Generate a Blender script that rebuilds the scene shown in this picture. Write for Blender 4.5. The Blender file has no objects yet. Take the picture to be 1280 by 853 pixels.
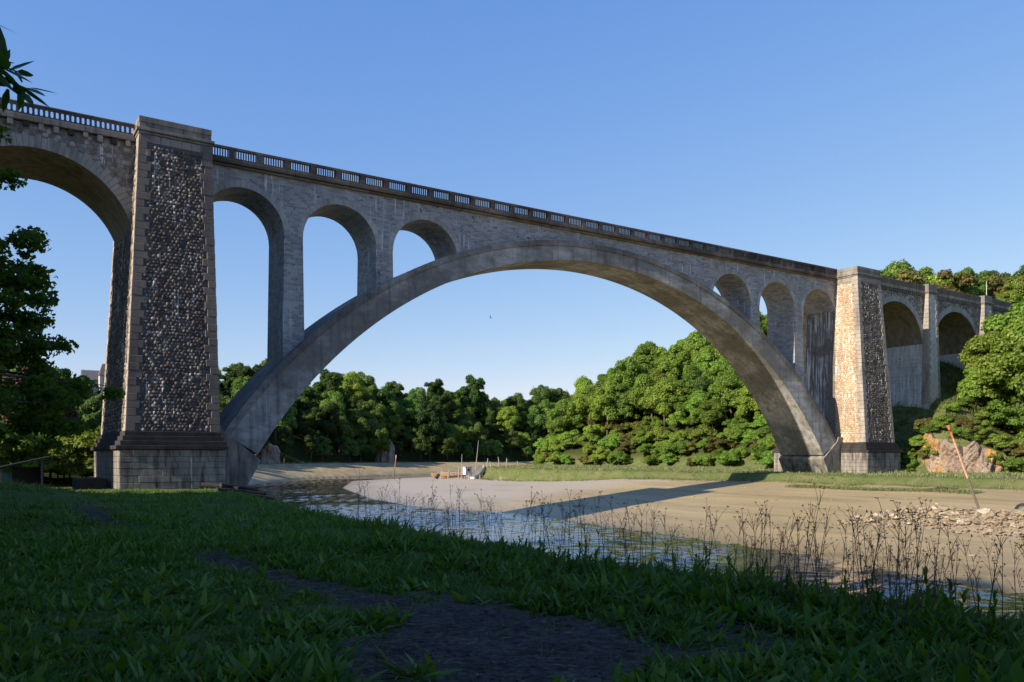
import bpy, math, random
import numpy as np
from mathutils import Matrix, Vector

R = math.radians
rng = np.random.default_rng(11)
random.seed(11)
sc = bpy.context.scene
COL = sc.collection

# ------------------------------------------------------------------ camera, sky, sun, exposure
EYE = 7.8
cam_data = bpy.data.cameras.new('camera')
cam = bpy.data.objects.new('camera', cam_data)
COL.objects.link(cam)
cam.location = (0, 0, EYE)
cam.rotation_euler = (R(90), 0, R(-33.1))
cam_data.sensor_fit = 'HORIZONTAL'
cam_data.sensor_width = 36
cam_data.lens = 28.7
cam_data.shift_y = 0.1123
cam_data.clip_start = 0.2
cam_data.clip_end = 8000
sc.camera = cam

SUN_EL = 27.0
SUN_AZ = 1.6          # degrees the sun stands on the camera's side of the bridge axis
world = bpy.data.worlds.new('World')
sc.world = world
world.use_nodes = True
wn = world.node_tree
bg = wn.nodes['Background']
sky = wn.nodes.new('ShaderNodeTexSky')
sky.sky_type = 'NISHITA'
sky.sun_disc = False
sky.sun_elevation = R(SUN_EL)
sky.sun_rotation = R(270 - SUN_AZ)
sky.altitude = 10
sky.air_density = 1.0
sky.dust_density = 0.1
sky.ozone_density = 3.0
bg.inputs['Strength'].default_value = 0.15
# the whole dome through one response curve per channel, as the photograph's blue rolls off early
sp = wn.nodes.new('ShaderNodeSeparateColor'); cb = wn.nodes.new('ShaderNodeCombineColor')
wn.links.new(sky.outputs[0], sp.inputs[0])
for i_, (g_, k_) in enumerate(((.962, .641), (.688, .883), (.296, 2.028))):
    a_ = wn.nodes.new('ShaderNodeMath'); a_.operation = 'POWER'; a_.inputs[1].default_value = g_
    b_ = wn.nodes.new('ShaderNodeMath'); b_.operation = 'MULTIPLY'; b_.inputs[1].default_value = k_
    wn.links.new(sp.outputs[i_], a_.inputs[0]); wn.links.new(a_.outputs[0], b_.inputs[0]); wn.links.new(b_.outputs[0], cb.inputs[i_])
wn.links.new(cb.outputs[0], bg.inputs['Color'])

sun_data = bpy.data.lights.new('sun', 'SUN')
sun_data.energy = 4.8
sun_data.angle = R(0.53)
sun_data.color = (1.0, 0.90, 0.76)
sun = bpy.data.objects.new('sun', sun_data)
COL.objects.link(sun)
sd = Vector((-math.cos(R(SUN_AZ)) * math.cos(R(SUN_EL)), -math.sin(R(SUN_AZ)) * math.cos(R(SUN_EL)), math.sin(R(SUN_EL))))
sun.rotation_euler = sd.to_track_quat('Z', 'Y').to_euler()
sun.location = (-60, 0, 80)

sc.view_settings.view_transform = 'Standard'
sc.view_settings.look = 'None'
sc.view_settings.gamma = 1
sc.view_settings.exposure = 0.8
sc.view_settings.use_curve_mapping = False
sc.cycles.max_bounces = 6
sc.cycles.diffuse_bounces = 3
sc.cycles.transparent_max_bounces = 6
sc.cycles.use_denoising = True

# ------------------------------------------------------------------ helpers
def mesh_np(name, verts, faces_list, mats=(), smooth=False):
    """verts (N,3); faces_list: list of int arrays (M,k), one per polygon size."""
    me = bpy.data.meshes.new(name)
    verts = np.asarray(verts, dtype=np.float32).reshape(-1, 3)
    me.vertices.add(len(verts))
    me.vertices.foreach_set('co', verts.ravel())
    loops = []; tot = []
    for f in faces_list:
        f = np.asarray(f, dtype=np.int32)
        if f.size == 0: continue
        loops.append(f.ravel()); tot.append(np.full(len(f), f.shape[1], dtype=np.int32))
    loops = np.concatenate(loops); tot = np.concatenate(tot)
    me.loops.add(len(loops)); me.loops.foreach_set('vertex_index', loops)
    me.polygons.add(len(tot))
    start = np.concatenate([[0], np.cumsum(tot)[:-1]]).astype(np.int32)
    me.polygons.foreach_set('loop_start', start)
    me.polygons.foreach_set('loop_total', tot)
    if smooth: me.polygons.foreach_set('use_smooth', np.ones(len(tot), dtype=bool))
    for m in mats: me.materials.append(m)
    me.update(calc_edges=True)
    me.validate()
    return me

class MB:
    """collects hexahedra, quads and tubes into one mesh"""
    def __init__(s): s.v = []; s.f = []
    def add(s, vs, fs):
        o = len(s.v); s.v += [tuple(map(float, p)) for p in vs]; s.f += [tuple(i + o for i in q) for q in fs]
    def hexa(s, p):   # p: 4 bottom ccw seen from above, 4 top
        s.add(p, [(3,2,1,0),(4,5,6,7),(0,1,5,4),(1,2,6,5),(2,3,7,6),(3,0,4,7)])
    def box(s, x0, x1, y0, y1, z0, z1):
        s.hexa([(x0,y0,z0),(x1,y0,z0),(x1,y1,z0),(x0,y1,z0),(x0,y0,z1),(x1,y0,z1),(x1,y1,z1),(x0,y1,z1)])
    def tube(s, pts, rad, n=6, cap=True):
        pts = [Vector(p) for p in pts]; o = len(s.v)
        for i, p in enumerate(pts):
            t = (pts[min(i+1, len(pts)-1)] - pts[max(i-1, 0)]).normalized()
            a = t.orthogonal().normalized() if i == 0 else (a - t * a.dot(t)).normalized()
            b = t.cross(a)
            r = rad[i] if hasattr(rad, '__len__') else rad
            for k in range(n):
                an = 2 * math.pi * k / n
                s.v.append(tuple(p + (a * math.cos(an) + b * math.sin(an)) * r))
        for i in range(len(pts) - 1):
            for k in range(n):
                s.f.append((o+i*n+k, o+i*n+(k+1)%n, o+(i+1)*n+(k+1)%n, o+(i+1)*n+k))
        if cap:
            s.f.append(tuple(o + k for k in reversed(range(n)))); m = o + (len(pts)-1)*n
            s.f.append(tuple(m + k for k in range(n)))
    def prism_xz(s, poly, y0, y1):      # poly ccw seen from -y
        n = len(poly); o = len(s.v)
        s.v += [(x, y0, z) for x, z in poly] + [(x, y1, z) for x, z in poly]
        s.f.append(tuple(o + i for i in range(n))); s.f.append(tuple(o + n + i for i in reversed(range(n))))
        for i in range(n):
            j = (i+1) % n
            s.f.append((o+j, o+i, o+n+i, o+n+j))
    def mesh(s, name, mat, smooth=False):
        me = bpy.data.meshes.new(name); me.from_pydata(s.v, [], s.f)
        if mat: me.materials.append(mat)
        if smooth: me.polygons.foreach_set('use_smooth', np.ones(len(me.polygons), dtype=bool))
        me.update(); return me
    def build(s, name, mat, parent=None, smooth=False, **k):
        return obj(name, s.mesh(name, mat, smooth), parent, **k)

def obj(name, me, parent=None, loc=None, rot=None, scale=None, kind=None, label=None, cat=None, group=None, bevel=0):
    o = bpy.data.objects.new(name, me)
    COL.objects.link(o)
    if parent is not None:
        o.parent = parent
        o.matrix_parent_inverse = Matrix.Translation(-base_of(parent))
    if loc is not None: o.location = loc
    if rot is not None: o.rotation_euler = rot
    if scale is not None: o.scale = scale if hasattr(scale, '__len__') else (scale,)*3
    if kind: o['kind'] = kind
    if label: o['label'] = label
    if cat: o['category'] = cat
    if group: o['group'] = group
    if bevel:
        b = o.modifiers.new('bevel', 'BEVEL'); b.width = bevel; b.segments = 1; b.limit_method = 'ANGLE'
    return o

def base_of(p):
    v = Vector((0, 0, 0))
    while p is not None:
        v = v + p.location
        if p.parent is not None: v = v + p.matrix_parent_inverse.translation
        p = p.parent
    return v

def thing(name, label, cat, loc=(0,0,0), group=None):
    return obj(name, None, loc=loc, label=label, cat=cat, group=group)

# ------------------------------------------------------------------ material kit
class NT:
    def __init__(s, name):
        s.m = bpy.data.materials.new(name); s.m.use_nodes = True
        s.t = s.m.node_tree; s.t.nodes.clear()
        s.out = s.n('ShaderNodeOutputMaterial')
    def n(s, typ, **kw):
        x = s.t.nodes.new(typ)
        for k, v in kw.items(): setattr(x, k, v)
        return x
    def l(s, a, b): s.t.links.new(a, b)
    def set(s, node, **kw):
        for k, v in kw.items():
            node.inputs[k.replace('_', ' ')].default_value = v
    def coord(s, scale=(1,1,1), kind='Object', rot=(0,0,0)):
        tc = s.n('ShaderNodeTexCoord'); mp = s.n('ShaderNodeMapping')
        mp.inputs['Scale'].default_value = scale; mp.inputs['Rotation'].default_value = rot
        s.l(tc.outputs[kind], mp.inputs['Vector']); return mp.outputs[0]
    def world(s, scale=(1,1,1)):
        g = s.n('ShaderNodeNewGeometry'); mp = s.n('ShaderNodeMapping')
        mp.inputs['Scale'].default_value = scale
        s.l(g.outputs['Position'], mp.inputs['Vector']); return mp.outputs[0]
    def noise(s, vec, scale, detail=4, rough=0.55, out=0):
        x = s.n('ShaderNodeTexNoise'); x.inputs['Scale'].default_value = scale
        x.inputs['Detail'].default_value = detail; x.inputs['Roughness'].default_value = rough
        s.l(vec, x.inputs['Vector']); return x.outputs[out]
    def ramp(s, fac, stops, interp='LINEAR'):
        x = s.n('ShaderNodeValToRGB'); cr = x.color_ramp; cr.interpolation = interp
        while len(cr.elements) < len(stops): cr.elements.new(0.5)
        for e, (p, c) in zip(cr.elements, stops):
            e.position = p; e.color = (c, c, c, 1) if not hasattr(c, '__len__') else (*c, 1)
        s.l(fac, x.inputs[0]); return x.outputs[0]
    def mix(s, fac, a, b, blend='MIX'):
        x = s.n('ShaderNodeMix', data_type='RGBA', blend_type=blend)
        for sock, v in ((x.inputs[0], fac), (x.inputs[6], a), (x.inputs[7], b)):
            if hasattr(v, 'is_linked'): s.l(v, sock)
            elif hasattr(v, '__len__'): sock.default_value = (*v, 1)
            else: sock.default_value = v
        return x.outputs[2]
    def math(s, op, a, b=None):
        x = s.n('ShaderNodeMath', operation=op)
        for i, v in enumerate((a, b)):
            if v is None: continue
            if hasattr(v, 'is_linked'): s.l(v, x.inputs[i])
            else: x.inputs[i].default_value = v
        return x.outputs[0]
    def bump(s, h, strength=0.5, dist=0.05, normal=None):
        x = s.n('ShaderNodeBump'); x.inputs['Strength'].default_value = strength; x.inputs['Distance'].default_value = dist
        s.l(h, x.inputs['Height'])
        if normal is not None: s.l(normal, x.inputs['Normal'])
        return x.outputs[0]
    def bsdf(s, color, rough=0.85, normal=None, spec=0.3):
        b = s.n('ShaderNodeBsdfPrincipled')
        if hasattr(color, 'is_linked'): s.l(color, b.inputs['Base Color'])
        else: b.inputs['Base Color'].default_value = (*color, 1)
        if hasattr(rough, 'is_linked'): s.l(rough, b.inputs['Roughness'])
        else: b.inputs['Roughness'].default_value = rough
        b.inputs['Specular IOR Level'].default_value = spec
        if normal is not None: s.l(normal, b.inputs['Normal'])
        return b.outputs[0]
    def done(s, surf): s.l(surf, s.out.inputs['Surface']); return s.m
    def attr(s, name, out='Fac'):
        a = s.n('ShaderNodeAttribute'); a.attribute_name = name; return a.outputs[out]

def streaks(t, amount=0.62, w=2.2, h=0.09, scale=1.0):
    """lime runs: noise drawn out along the height"""
    v = t.world((w, w, h)); n1 = t.noise(v, scale, 5, 0.6)
    n2 = t.noise(t.world((1,1,1)), 0.22, 2)
    m = t.ramp(n1, [(amount, 0.0), (amount + 0.05, 1.0)])
    g = t.ramp(n2, [(0.40, 0.0), (0.56, 1.0)])
    return t.math('MULTIPLY', m, g)

def mat_rubble(name, stops, lime=0.66, tint=None):
    t = NT(name)
    isl = t.n('ShaderNodeNewGeometry').outputs['Random Per Island']
    col = t.ramp(isl, stops)
    big = t.noise(t.world((1,1,.6)), 0.35, 4)
    col = t.mix(t.ramp(big, [(0.35, 0.0), (0.65, 0.75)]), col, t.mix(1.0, col, (0.55, 0.50, 0.48), 'MULTIPLY'))
    fine = t.noise(t.world((1,1,1)), 9, 5)
    col = t.mix(0.55, col, t.ramp(fine, [(0.25, 0.45), (0.75, 1.3)]), 'MULTIPLY')
    col = t.mix(streaks(t, lime, 3.2, .16), col, (0.55, 0.53, 0.49))
    if tint: col = t.mix(0.5, col, tint, 'MULTIPLY')
    return t.done(t.bsdf(col, 0.9, t.bump(fine, 0.6, 0.03)))

def mat_stone(name, base, dark, lime=0.7, scale=1.0, bump=0.5, dirt=0.5, lime_col=(0.6,0.6,0.57), isl=0.35):
    t = NT(name)
    g = t.n('ShaderNodeNewGeometry').outputs['Random Per Island']
    n1 = t.noise(t.world((1,1,.5)), 0.9*scale, 6, 0.62)
    n2 = t.noise(t.world((1.6,1.6,.22)), 0.8, 5, 0.6)
    fine = t.noise(t.world((1,1,1)), 14, 5, 0.65)
    col = t.mix(t.ramp(n1, [(0.35, 0.0), (0.68, 1.0)]), base, dark)
    col = t.mix(t.ramp(n2, [(0.48, 0.0), (0.66, dirt)]), col, (dark[0]*.42, dark[1]*.42, dark[2]*.45))
    col = t.mix(isl, col, t.ramp(g, [(0, 0.55), (1, 1.35)]), 'MULTIPLY')
    col = t.mix(0.6, col, t.ramp(fine, [(0.2, 0.6), (0.8, 1.3)]), 'MULTIPLY')
    col = t.mix(streaks(t, lime), col, lime_col)
    h = t.math('ADD', fine, t.math('MULTIPLY', n1, 1.5))
    return t.done(t.bsdf(col, 0.9, t.bump(h, bump, 0.04)))

def mat_coursed(name, c1, c2, mortar, lime=0.66, bw=0.75, bh=0.27):
    t = NT(name)
    p = t.n('ShaderNodeNewGeometry').outputs['Position']
    sep = t.n('ShaderNodeSeparateXYZ'); t.l(p, sep.inputs[0])
    nn = t.noise(t.world((1,1,1)), 1.3, 3)
    u = t.math('ADD', sep.outputs[0], sep.outputs[1])
    vz = t.math('ADD', sep.outputs[2], t.math('MULTIPLY', nn, 0.12))
    cmb = t.n('ShaderNodeCombineXYZ'); t.l(u, cmb.inputs[0]); t.l(vz, cmb.inputs[1])
    br = t.n('ShaderNodeTexBrick'); t.l(cmb.outputs[0], br.inputs['Vector'])
    br.inputs['Scale'].default_value = 1.0; br.inputs['Mortar Size'].default_value = 0.022
    br.inputs['Mortar Smooth'].default_value = 0.4; br.inputs['Brick Width'].default_value = bw
    br.inputs['Row Height'].default_value = bh; br.inputs['Bias'].default_value = -0.1
    br.inputs['Color1'].default_value = (*c1, 1); br.inputs['Color2'].default_value = (*c2, 1)
    br.inputs['Mortar'].default_value = (*mortar, 1)
    n1 = t.noise(t.world((1,1,.6)), 0.35, 5, 0.6)
    fine = t.noise(t.world((1,1,1)), 7, 5, 0.65)
    spots = t.noise(t.world((1,1,1.6)), 1.9, 2)
    col = t.mix(t.ramp(n1, [(0.35, 0.0), (0.7, 0.6)]), br.outputs[0], t.mix(1.0, br.outputs[0], (0.58, 0.53, 0.47), 'MULTIPLY'))
    col = t.mix(0.55, col, t.ramp(fine, [(0.2, 0.55), (0.8, 1.35)]), 'MULTIPLY')
    col = t.mix(t.ramp(spots, [(0.66, 0.0), (0.70, 0.8)]), col, (0.07, 0.07, 0.075))
    col = t.mix(streaks(t, lime, 2.6, 0.16), col, (0.6, 0.6, 0.6))
    h = t.math('ADD', t.math('MULTIPLY', br.outputs[1], -1.2), fine)
    return t.done(t.bsdf(col, 0.92, t.bump(h, 0.75, 0.05)))

def mat_concrete(name, base, dark, rust=0.15, bump=0.25, lime=0.72):
    t = NT(name)
    g = t.n('ShaderNodeNewGeometry').outputs['Random Per Island']
    n0 = t.noise(t.world((1,1,1)), 0.16, 5, 0.6)
    n1 = t.noise(t.world((.5,1.4,1.4)), 0.9, 6, 0.66)
    n2 = t.noise(t.world((2.4,2.4,.12)), 0.8, 4, 0.6)
    fine = t.noise(t.world((1,1,1)), 11, 6, 0.7)
    col = t.mix(t.ramp(n1, [(0.36, 0.0), (0.66, 1.0)]), base, dark)
    col = t.mix(t.ramp(n0, [(0.42, 0.0), (0.58, 0.75)]), col, (dark[0]*.55, dark[1]*.53, dark[2]*.5))
    col = t.mix(t.ramp(n2, [(0.54, 0.0), (0.68, 0.55)]), col, (dark[0]*.35, dark[1]*.34, dark[2]*.34))
    n3 = t.noise(t.world((1,1,1)), 0.5, 3)
    col = t.mix(t.ramp(n3, [(0.56, 0.0), (0.7, rust)]), col, (0.30, 0.20, 0.10))
    col = t.mix(0.4, col, t.ramp(g, [(0, 0.72), (1, 1.22)]), 'MULTIPLY')
    col = t.mix(0.5, col, t.ramp(fine, [(0.2, 0.6), (0.8, 1.3)]), 'MULTIPLY')
    col = t.mix(streaks(t, lime, 1.5, 0.35), col, (0.58, 0.57, 0.54))
    return t.done(t.bsdf(col, 0.88, t.bump(t.math('ADD', fine, n1), bump, 0.04)))

def mat_plain(name, c, rough=0.7, var=0.35, scale=3, bump=0.2, metal=0):
    t = NT(name)
    n = t.noise(t.world((1,1,1)), scale, 5, 0.6)
    col = t.mix(var * 2, c, t.mix(1.0, c, t.ramp(n, [(0.25, 0.35), (0.75, 1.35)]), 'MULTIPLY'))
    return t.done(t.bsdf(col, rough, t.bump(n, bump, 0.02)))

def mat_leaf(name, stops, trans=0.35, rough=0.6, hue=0.022, tcol=1.6, spec=.25):
    t = NT(name)
    isl = t.n('ShaderNodeNewGeometry').outputs['Random Per Island']
    oi = t.n('ShaderNodeObjectInfo').outputs['Random']
    col = t.ramp(isl, stops)
    hs = t.n('ShaderNodeHueSaturation')
    t.l(col, hs.inputs['Color'])
    t.l(t.ramp(oi, [(0, 0.5 - hue), (1, 0.5 + hue)]), hs.inputs['Hue'])
    o2 = t.math('FRACT', t.math('MULTIPLY', oi, 7.31))
    t.l(t.ramp(o2, [(0, 0.62), (1, 1.28)]), hs.inputs['Value'])
    b = t.bsdf(hs.outputs[0], rough, None, spec)
    tr = t.n('ShaderNodeBsdfTranslucent')
    tc = t.mix(1.0, hs.outputs[0], (tcol, tcol * 1.02, 0.5), 'MULTIPLY'); t.l(tc, tr.inputs[0])
    mx = t.n('ShaderNodeMixShader'); mx.inputs[0].default_value = trans
    t.l(b, mx.inputs[1]); t.l(tr.outputs[0], mx.inputs[2])
    return t.done(mx.outputs[0])

M = {}
M['rubble'] = mat_rubble('pylon_rubble', [(0, (.075,.062,.054)), (.4, (.125,.104,.088)), (.8, (.18,.152,.126)), (.96, (.28,.245,.20)), (1, (.42,.39,.34))], 0.58)
M['rubble_grey'] = mat_rubble('approach_rubble', [(0, (.16,.145,.125)), (.4, (.27,.245,.21)), (.8, (.40,.365,.31)), (1, (.50,.48,.43))], 0.64)
M['mortar'] = mat_plain('dark_mortar', (.11,.10,.094), 0.95, 0.4, 5)
M['mortar_tan'] = mat_plain('tan_mortar', (.30,.22,.145), 0.95, 0.4, 5)
M['mortar_grey'] = mat_plain('grey_mortar', (.22,.205,.185), 0.95, 0.4, 5)
M['ashlar'] = mat_stone('ashlar_stone', (.34,.30,.25), (.22,.19,.16), 0.70)
t = NT('front_shaded_ashlar')          # shade painted into the colour of front faces, sunlit sides kept lighter
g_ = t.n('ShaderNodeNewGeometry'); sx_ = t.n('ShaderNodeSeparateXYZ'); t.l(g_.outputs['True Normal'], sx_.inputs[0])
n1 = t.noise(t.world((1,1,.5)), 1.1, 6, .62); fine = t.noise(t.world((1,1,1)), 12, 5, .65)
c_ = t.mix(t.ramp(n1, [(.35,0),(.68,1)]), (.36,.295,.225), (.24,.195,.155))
front_shade = t.math('MULTIPLY', t.ramp(t.math('MULTIPLY', sx_.outputs[1], -1.0), [(.4,0),(.8,1)]), t.ramp(t.noise(t.world((1,1,.35)), .5, 5, .6), [(.25,.55),(.6,1)]))
c_ = t.mix(front_shade, c_, t.mix(n1, (.062,.053,.051), (.13,.114,.106)))
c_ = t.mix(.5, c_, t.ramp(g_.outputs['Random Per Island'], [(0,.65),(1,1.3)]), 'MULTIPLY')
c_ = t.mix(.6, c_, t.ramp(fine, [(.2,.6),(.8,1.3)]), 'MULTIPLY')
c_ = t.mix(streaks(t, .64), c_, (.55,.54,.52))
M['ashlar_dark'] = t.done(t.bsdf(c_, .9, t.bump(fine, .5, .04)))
M['streaked'] = mat_coursed('lime_streaked_masonry', (.22,.20,.175), (.14,.13,.115), (.27,.26,.24), 0.50, 0.7, 0.3)
M['plinth'] = mat_stone('plinth_stone', (.30,.265,.22), (.13,.117,.10), 0.66, 1.3, .7, 1.0)
M['black'] = mat_stone('blackened_stone', (.050,.042,.040), (.025,.022,.022), 0.78, 1.2, .5, .4, (.2,.2,.2))
M['cap'] = mat_stone('cap_stone', (.25,.225,.19), (.13,.115,.10), 0.75, 1.3)
M['coursed'] = mat_coursed('coursed_masonry', (.44,.435,.43), (.245,.245,.25), (.48,.475,.465), 0.60)
M['inner'] = mat_coursed('pier_masonry', (.58,.56,.52), (.42,.405,.375), (.62,.60,.57), 0.515, 0.8, 0.32)
M['ring'] = mat_stone('voussoir_stone', (.44,.42,.385), (.33,.315,.29), 0.70)
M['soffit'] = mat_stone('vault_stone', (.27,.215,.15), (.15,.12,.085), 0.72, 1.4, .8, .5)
M['concrete'] = mat_concrete('arch_concrete', (.50,.475,.43), (.25,.237,.215), 0.16)
M['kerb'] = mat_concrete('kerb_concrete', (.31,.29,.26), (.175,.162,.148), 0.2)
M['cornice'] = mat_concrete('cornice_concrete', (.27,.225,.17), (.155,.125,.095), 0.6)
M['rail'] = mat_concrete('parapet_concrete', (.16,.132,.11), (.085,.07,.06), 0.5)
M['ballast'] = mat_plain('track_ballast', (.16,.15,.14), 0.95, 0.5, 6, .8)
M['wood'] = mat_plain('weathered_wood', (.16,.13,.105), 0.85, 0.5, 8, .5)
M['darkwood'] = mat_plain('dark_wet_timber', (.035,.028,.024), 0.7, 0.5, 6, .6)
M['bark'] = mat_plain('bark', (.11,.09,.07), 0.95, 0.5, 6, .7)

# ------------------------------------------------------------------ the lie of the land
PR = [(44,-300),(45,-60),(46,0),(49,22),(55,43),(59,73),(61,94),(56,112),(60,140),(74,189),(97,240),(150,278),(230,300),(400,330),(1200,420)]
PM = [(106,-300),(106,-60),(105,20),(103.5,66),(102,86),(100,130),(100,162),(107,180),(132,198),(172,218),(260,246),(420,290),(1200,380)]
PH = [(200,-300),(190,-60),(166,20),(142,66),(132,70),(127.5,80),(127.5,94),(146,128),(144,170),(139,196),(152,216),(190,232),(270,262),(420,305),(1200,400)]
PL = [(18,-300),(18,-60),(18,20),(20,50),(24,78),(27,100),(36,150),(58,220),(92,272),(150,304),(240,330),(400,362),(1200,460)]
PC = [(8,-300),(8,-60),(7.7,3),(7.8,7),(7.6,11),(9,22),(12.5,46),(17,70),(21,84),(22,100),(26,150),(44,235),(84,298),(150,338),(240,362),(400,395),(1200,500)]

CLIFF = [(136.6,65.6),(133.2,68.6),(131.0,72.2),(130.3,77.4)]
def sdist(P, x, y):
    """distance to polyline and side (+ to the right of its direction)"""
    best = np.full(x.shape, 1e9); side = np.ones(x.shape)
    for (ax, ay), (bx, by) in zip(P[:-1], P[1:]):
        dx, dy = bx - ax, by - ay; L2 = dx*dx + dy*dy
        t = np.clip(((x-ax)*dx + (y-ay)*dy) / L2, 0, 1)
        px, py = ax + t*dx, ay + t*dy
        d = np.hypot(x-px, y-py)
        cr = (x-ax)*dy - (y-ay)*dx
        upd = d < best - 1e-9
        best = np.where(upd, d, best); side = np.where(upd, np.sign(cr), side)
    return best * np.where(side == 0, 1, side)

def vnoise(x, y, seed=0):
    """cheap smooth value noise"""
    xi = np.floor(x).astype(np.int64); yi = np.floor(y).astype(np.int64)
    fx = x - xi; fy = y - yi
    fx = fx*fx*(3-2*fx); fy = fy*fy*(3-2*fy)
    def h(a, b):
        n = (a*374761393 + b*668265263 + seed*1442695041) & 0x7fffffff
        n = ((n ^ (n >> 13)) * 1274126177) & 0x7fffffff
        return ((n ^ (n >> 16)) & 0xffff) / 65535.0
    return (h(xi,yi)*(1-fx) + h(xi+1,yi)*fx)*(1-fy) + (h(xi,yi+1)*(1-fx) + h(xi+1,yi+1)*fx)*fy

def sstep(a, b, x):
    t = np.clip((x-a)/(b-a), 0, 1); return t*t*(3-2*t)

def terrain(x, y):
    x = np.asarray(x, dtype=float); y = np.asarray(y, dtype=float)
    dR = sdist(PR, x, y); dM = sdist(PM, x, y); dH = sdist(PH, x, y)
    dL = sdist(PL, x, y); dC = sdist(PC, x, y)
    n_big = vnoise(x/9, y/9, 1) - .5; n_mid = vnoise(x/2.3, y/2.3, 2) - .5; n_f = vnoise(x/.55, y/.55, 3) - .5
    z = np.full(x.shape, -1.2)
    # right side: mud flat, marsh, wooded hill
    u = np.clip(dR / np.maximum(dR - dM, 1e-3), 0, 1)
    far = sstep(100, 150, y)
    mud = (3.9 - 1.5*far) * u**(0.85) + 0.15*n_big*u + 0.05*n_mid
    z = np.where(dR > 0, np.maximum(mud, 0.02), -np.minimum(1.2, -dR*.12))
    mz = 5.0 + .25*n_big + .15*n_mid
    st = sstep(-0.4, 0.9, dM + 1.8*(vnoise(x/3, y/3, 5)-.5))
    z = np.where(dR > 0, z + (mz - z)*st, z)
    hgt = 43*(1-np.exp(-np.maximum(dH, 0)*1.06/43)) * (1 + .12*n_big)
    z = np.where(dH > 0, mz + hgt, z)
    dK = sdist(CLIFF, x, y)
    z = z + 4.6*sstep(.6, 2.6, dK)*np.exp(-((x-136.5)**2+(y-71.5)**2)/110)*(y < 77.5)
    # left side: near bank and far bank
    land = 6.25 - .0185*np.clip(y, 0, 90) + .25*n_big*sstep(3, 25, np.hypot(x-4, y-6)) + .10*n_mid + .05*n_f
    land = land + 1.0*np.exp(-((x-1.0)**2/14 + (y-52)**2/40))
    land = np.where(y > 105, 4.9 + .2*n_big*(dC < -2), land)
    ul = np.clip(-dL / np.maximum(-dL + dC, 1e-3), 0, 1)
    prof = land * sstep(0, 1, ul)**.9
    prof = np.where(y > 110, land*ul*(1.7-.7*ul)*.82 + .18*land*sstep(.6, 1, ul), prof)
    z = np.where(dL < 0, np.where(dC < 0, land, prof), z)
    # slope the off-picture trees stand on
    near = 1 - sstep(60, 72, y)
    z = z + near * np.clip(-5 - x, 0, 40)*.30*(dC < 0)
    hill = 36*(1-np.exp(-np.maximum(-dC-10, 0)*.95/36)) * sstep(150, 215, y)
    z = z + np.where(dC < -10, hill, 0)
    # left bank behind the viaduct climbs too
    z = z + sstep(104, 135, y)*np.clip(8 - x, 0, 60)*.30*(1-sstep(150, 215, y))*(dC < 0) + sstep(150,215,y)*np.clip(8 - x, 0, 60)*.3*(dC < 0)
    return z

def zt(x, y): return float(terrain(np.array([x]), np.array([y]))[0])

def axis(parts):
    out = [parts[0][0]]
    for a, b, s in parts:
        n = max(1, int(round((b-a)/s)))
        out += list(a + (b-a)*np.arange(1, n+1)/n)
    return np.array(out)
gx = axis([(-2600,-600,250),(-600,-120,40),(-120,-14,5),(-14,16,.34),(16,42,1.0),(42,92,1.5),(92,112,.6),(112,150,1.0),(150,260,2.2),(260,700,22),(700,3000,230)])
gy = axis([(-600,-100,60),(-100,-4,5),(-4,16,.34),(16,34,.6),(34,130,1.0),(130,230,1.4),(230,400,1.7),(400,800,20),(800,3600,280)])
GX, GY = np.meshgrid(gx, gy, indexing='ij')
GZ = terrain(GX, GY)
nx, ny = len(gx), len(gy)
idx = np.arange(nx*ny).reshape(nx, ny)
quads = np.stack([idx[:-1,:-1], idx[1:,:-1], idx[1:,1:], idx[:-1,1:]], -1).reshape(-1, 4)

def path_mask(x, y):
    """bare earth: the round patch and the track running off along the bank"""
    a, b = x - 4.2, y - 6.2
    r = np.hypot((a*.8377 - b*.546)/1.95, (a*.546 + b*.8377)/2.45) + .7*(vnoise(x*1.3, y*1.3, 8)-.5) + .45*(vnoise(x*4, y*4, 9)-.5)
    m = 1 - sstep(.80, 1.05, r)
    cx = 3.9 + .35*np.sin(y*.35); w = .30 + .25*(vnoise(x*0+1, y*.7, 4)-.2) + .3*sstep(24,34,y)
    d = np.abs(x - cx)/w + .7*(vnoise(x*2, y*2, 6)-.5)
    tr = (1 - sstep(.6, 1.2, d)) * sstep(6, 8, y) * (1 - sstep(40, 48, y))
    tr *= np.clip(1.15 - sstep(15.5, 18, y)*.95 + sstep(25, 31, y), 0, 1)
    return np.clip(np.maximum(m, tr), 0, 1)

dM_ = sdist(PM, GX, GY); dL_ = sdist(PL, GX, GY); dC_ = sdist(PC, GX, GY); dR_ = sdist(PR, GX, GY)
grass = np.where(dL_ < 0, sstep(2.4, 3.6, GZ + .8*(vnoise(GX/1.5, GY/1.5, 12)-.5)), sstep(-1.9, -.5, dM_ + 1.8*(vnoise(GX/3, GY/3, 5)-.5) + 1.0*(vnoise(GX/1.1, GY/1.1, 25)-.5)))
grass = np.where((dL_ < 0) & (GY > 108), sstep(-1.5, .5, -dC_), grass)
dirt = path_mask(GX, GY) * (dC_ < 0)
flat = ((GY > 96) & (dR_ > 0) & (dM_ < 0)).astype(float) * sstep(96, 112, GY)
tm = mesh_np('ground', np.stack([GX, GY, GZ], -1), [quads], smooth=True)
ca = tm.color_attributes.new('mask', 'FLOAT_COLOR', 'POINT')
dH_ = sdist(PH, GX, GY)
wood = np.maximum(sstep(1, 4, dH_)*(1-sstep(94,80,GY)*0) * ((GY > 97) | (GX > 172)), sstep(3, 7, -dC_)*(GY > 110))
cols = np.stack([grass, dirt, flat, wood], -1).astype(np.float32)
ca.data.foreach_set('color', cols.ravel())

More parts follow.
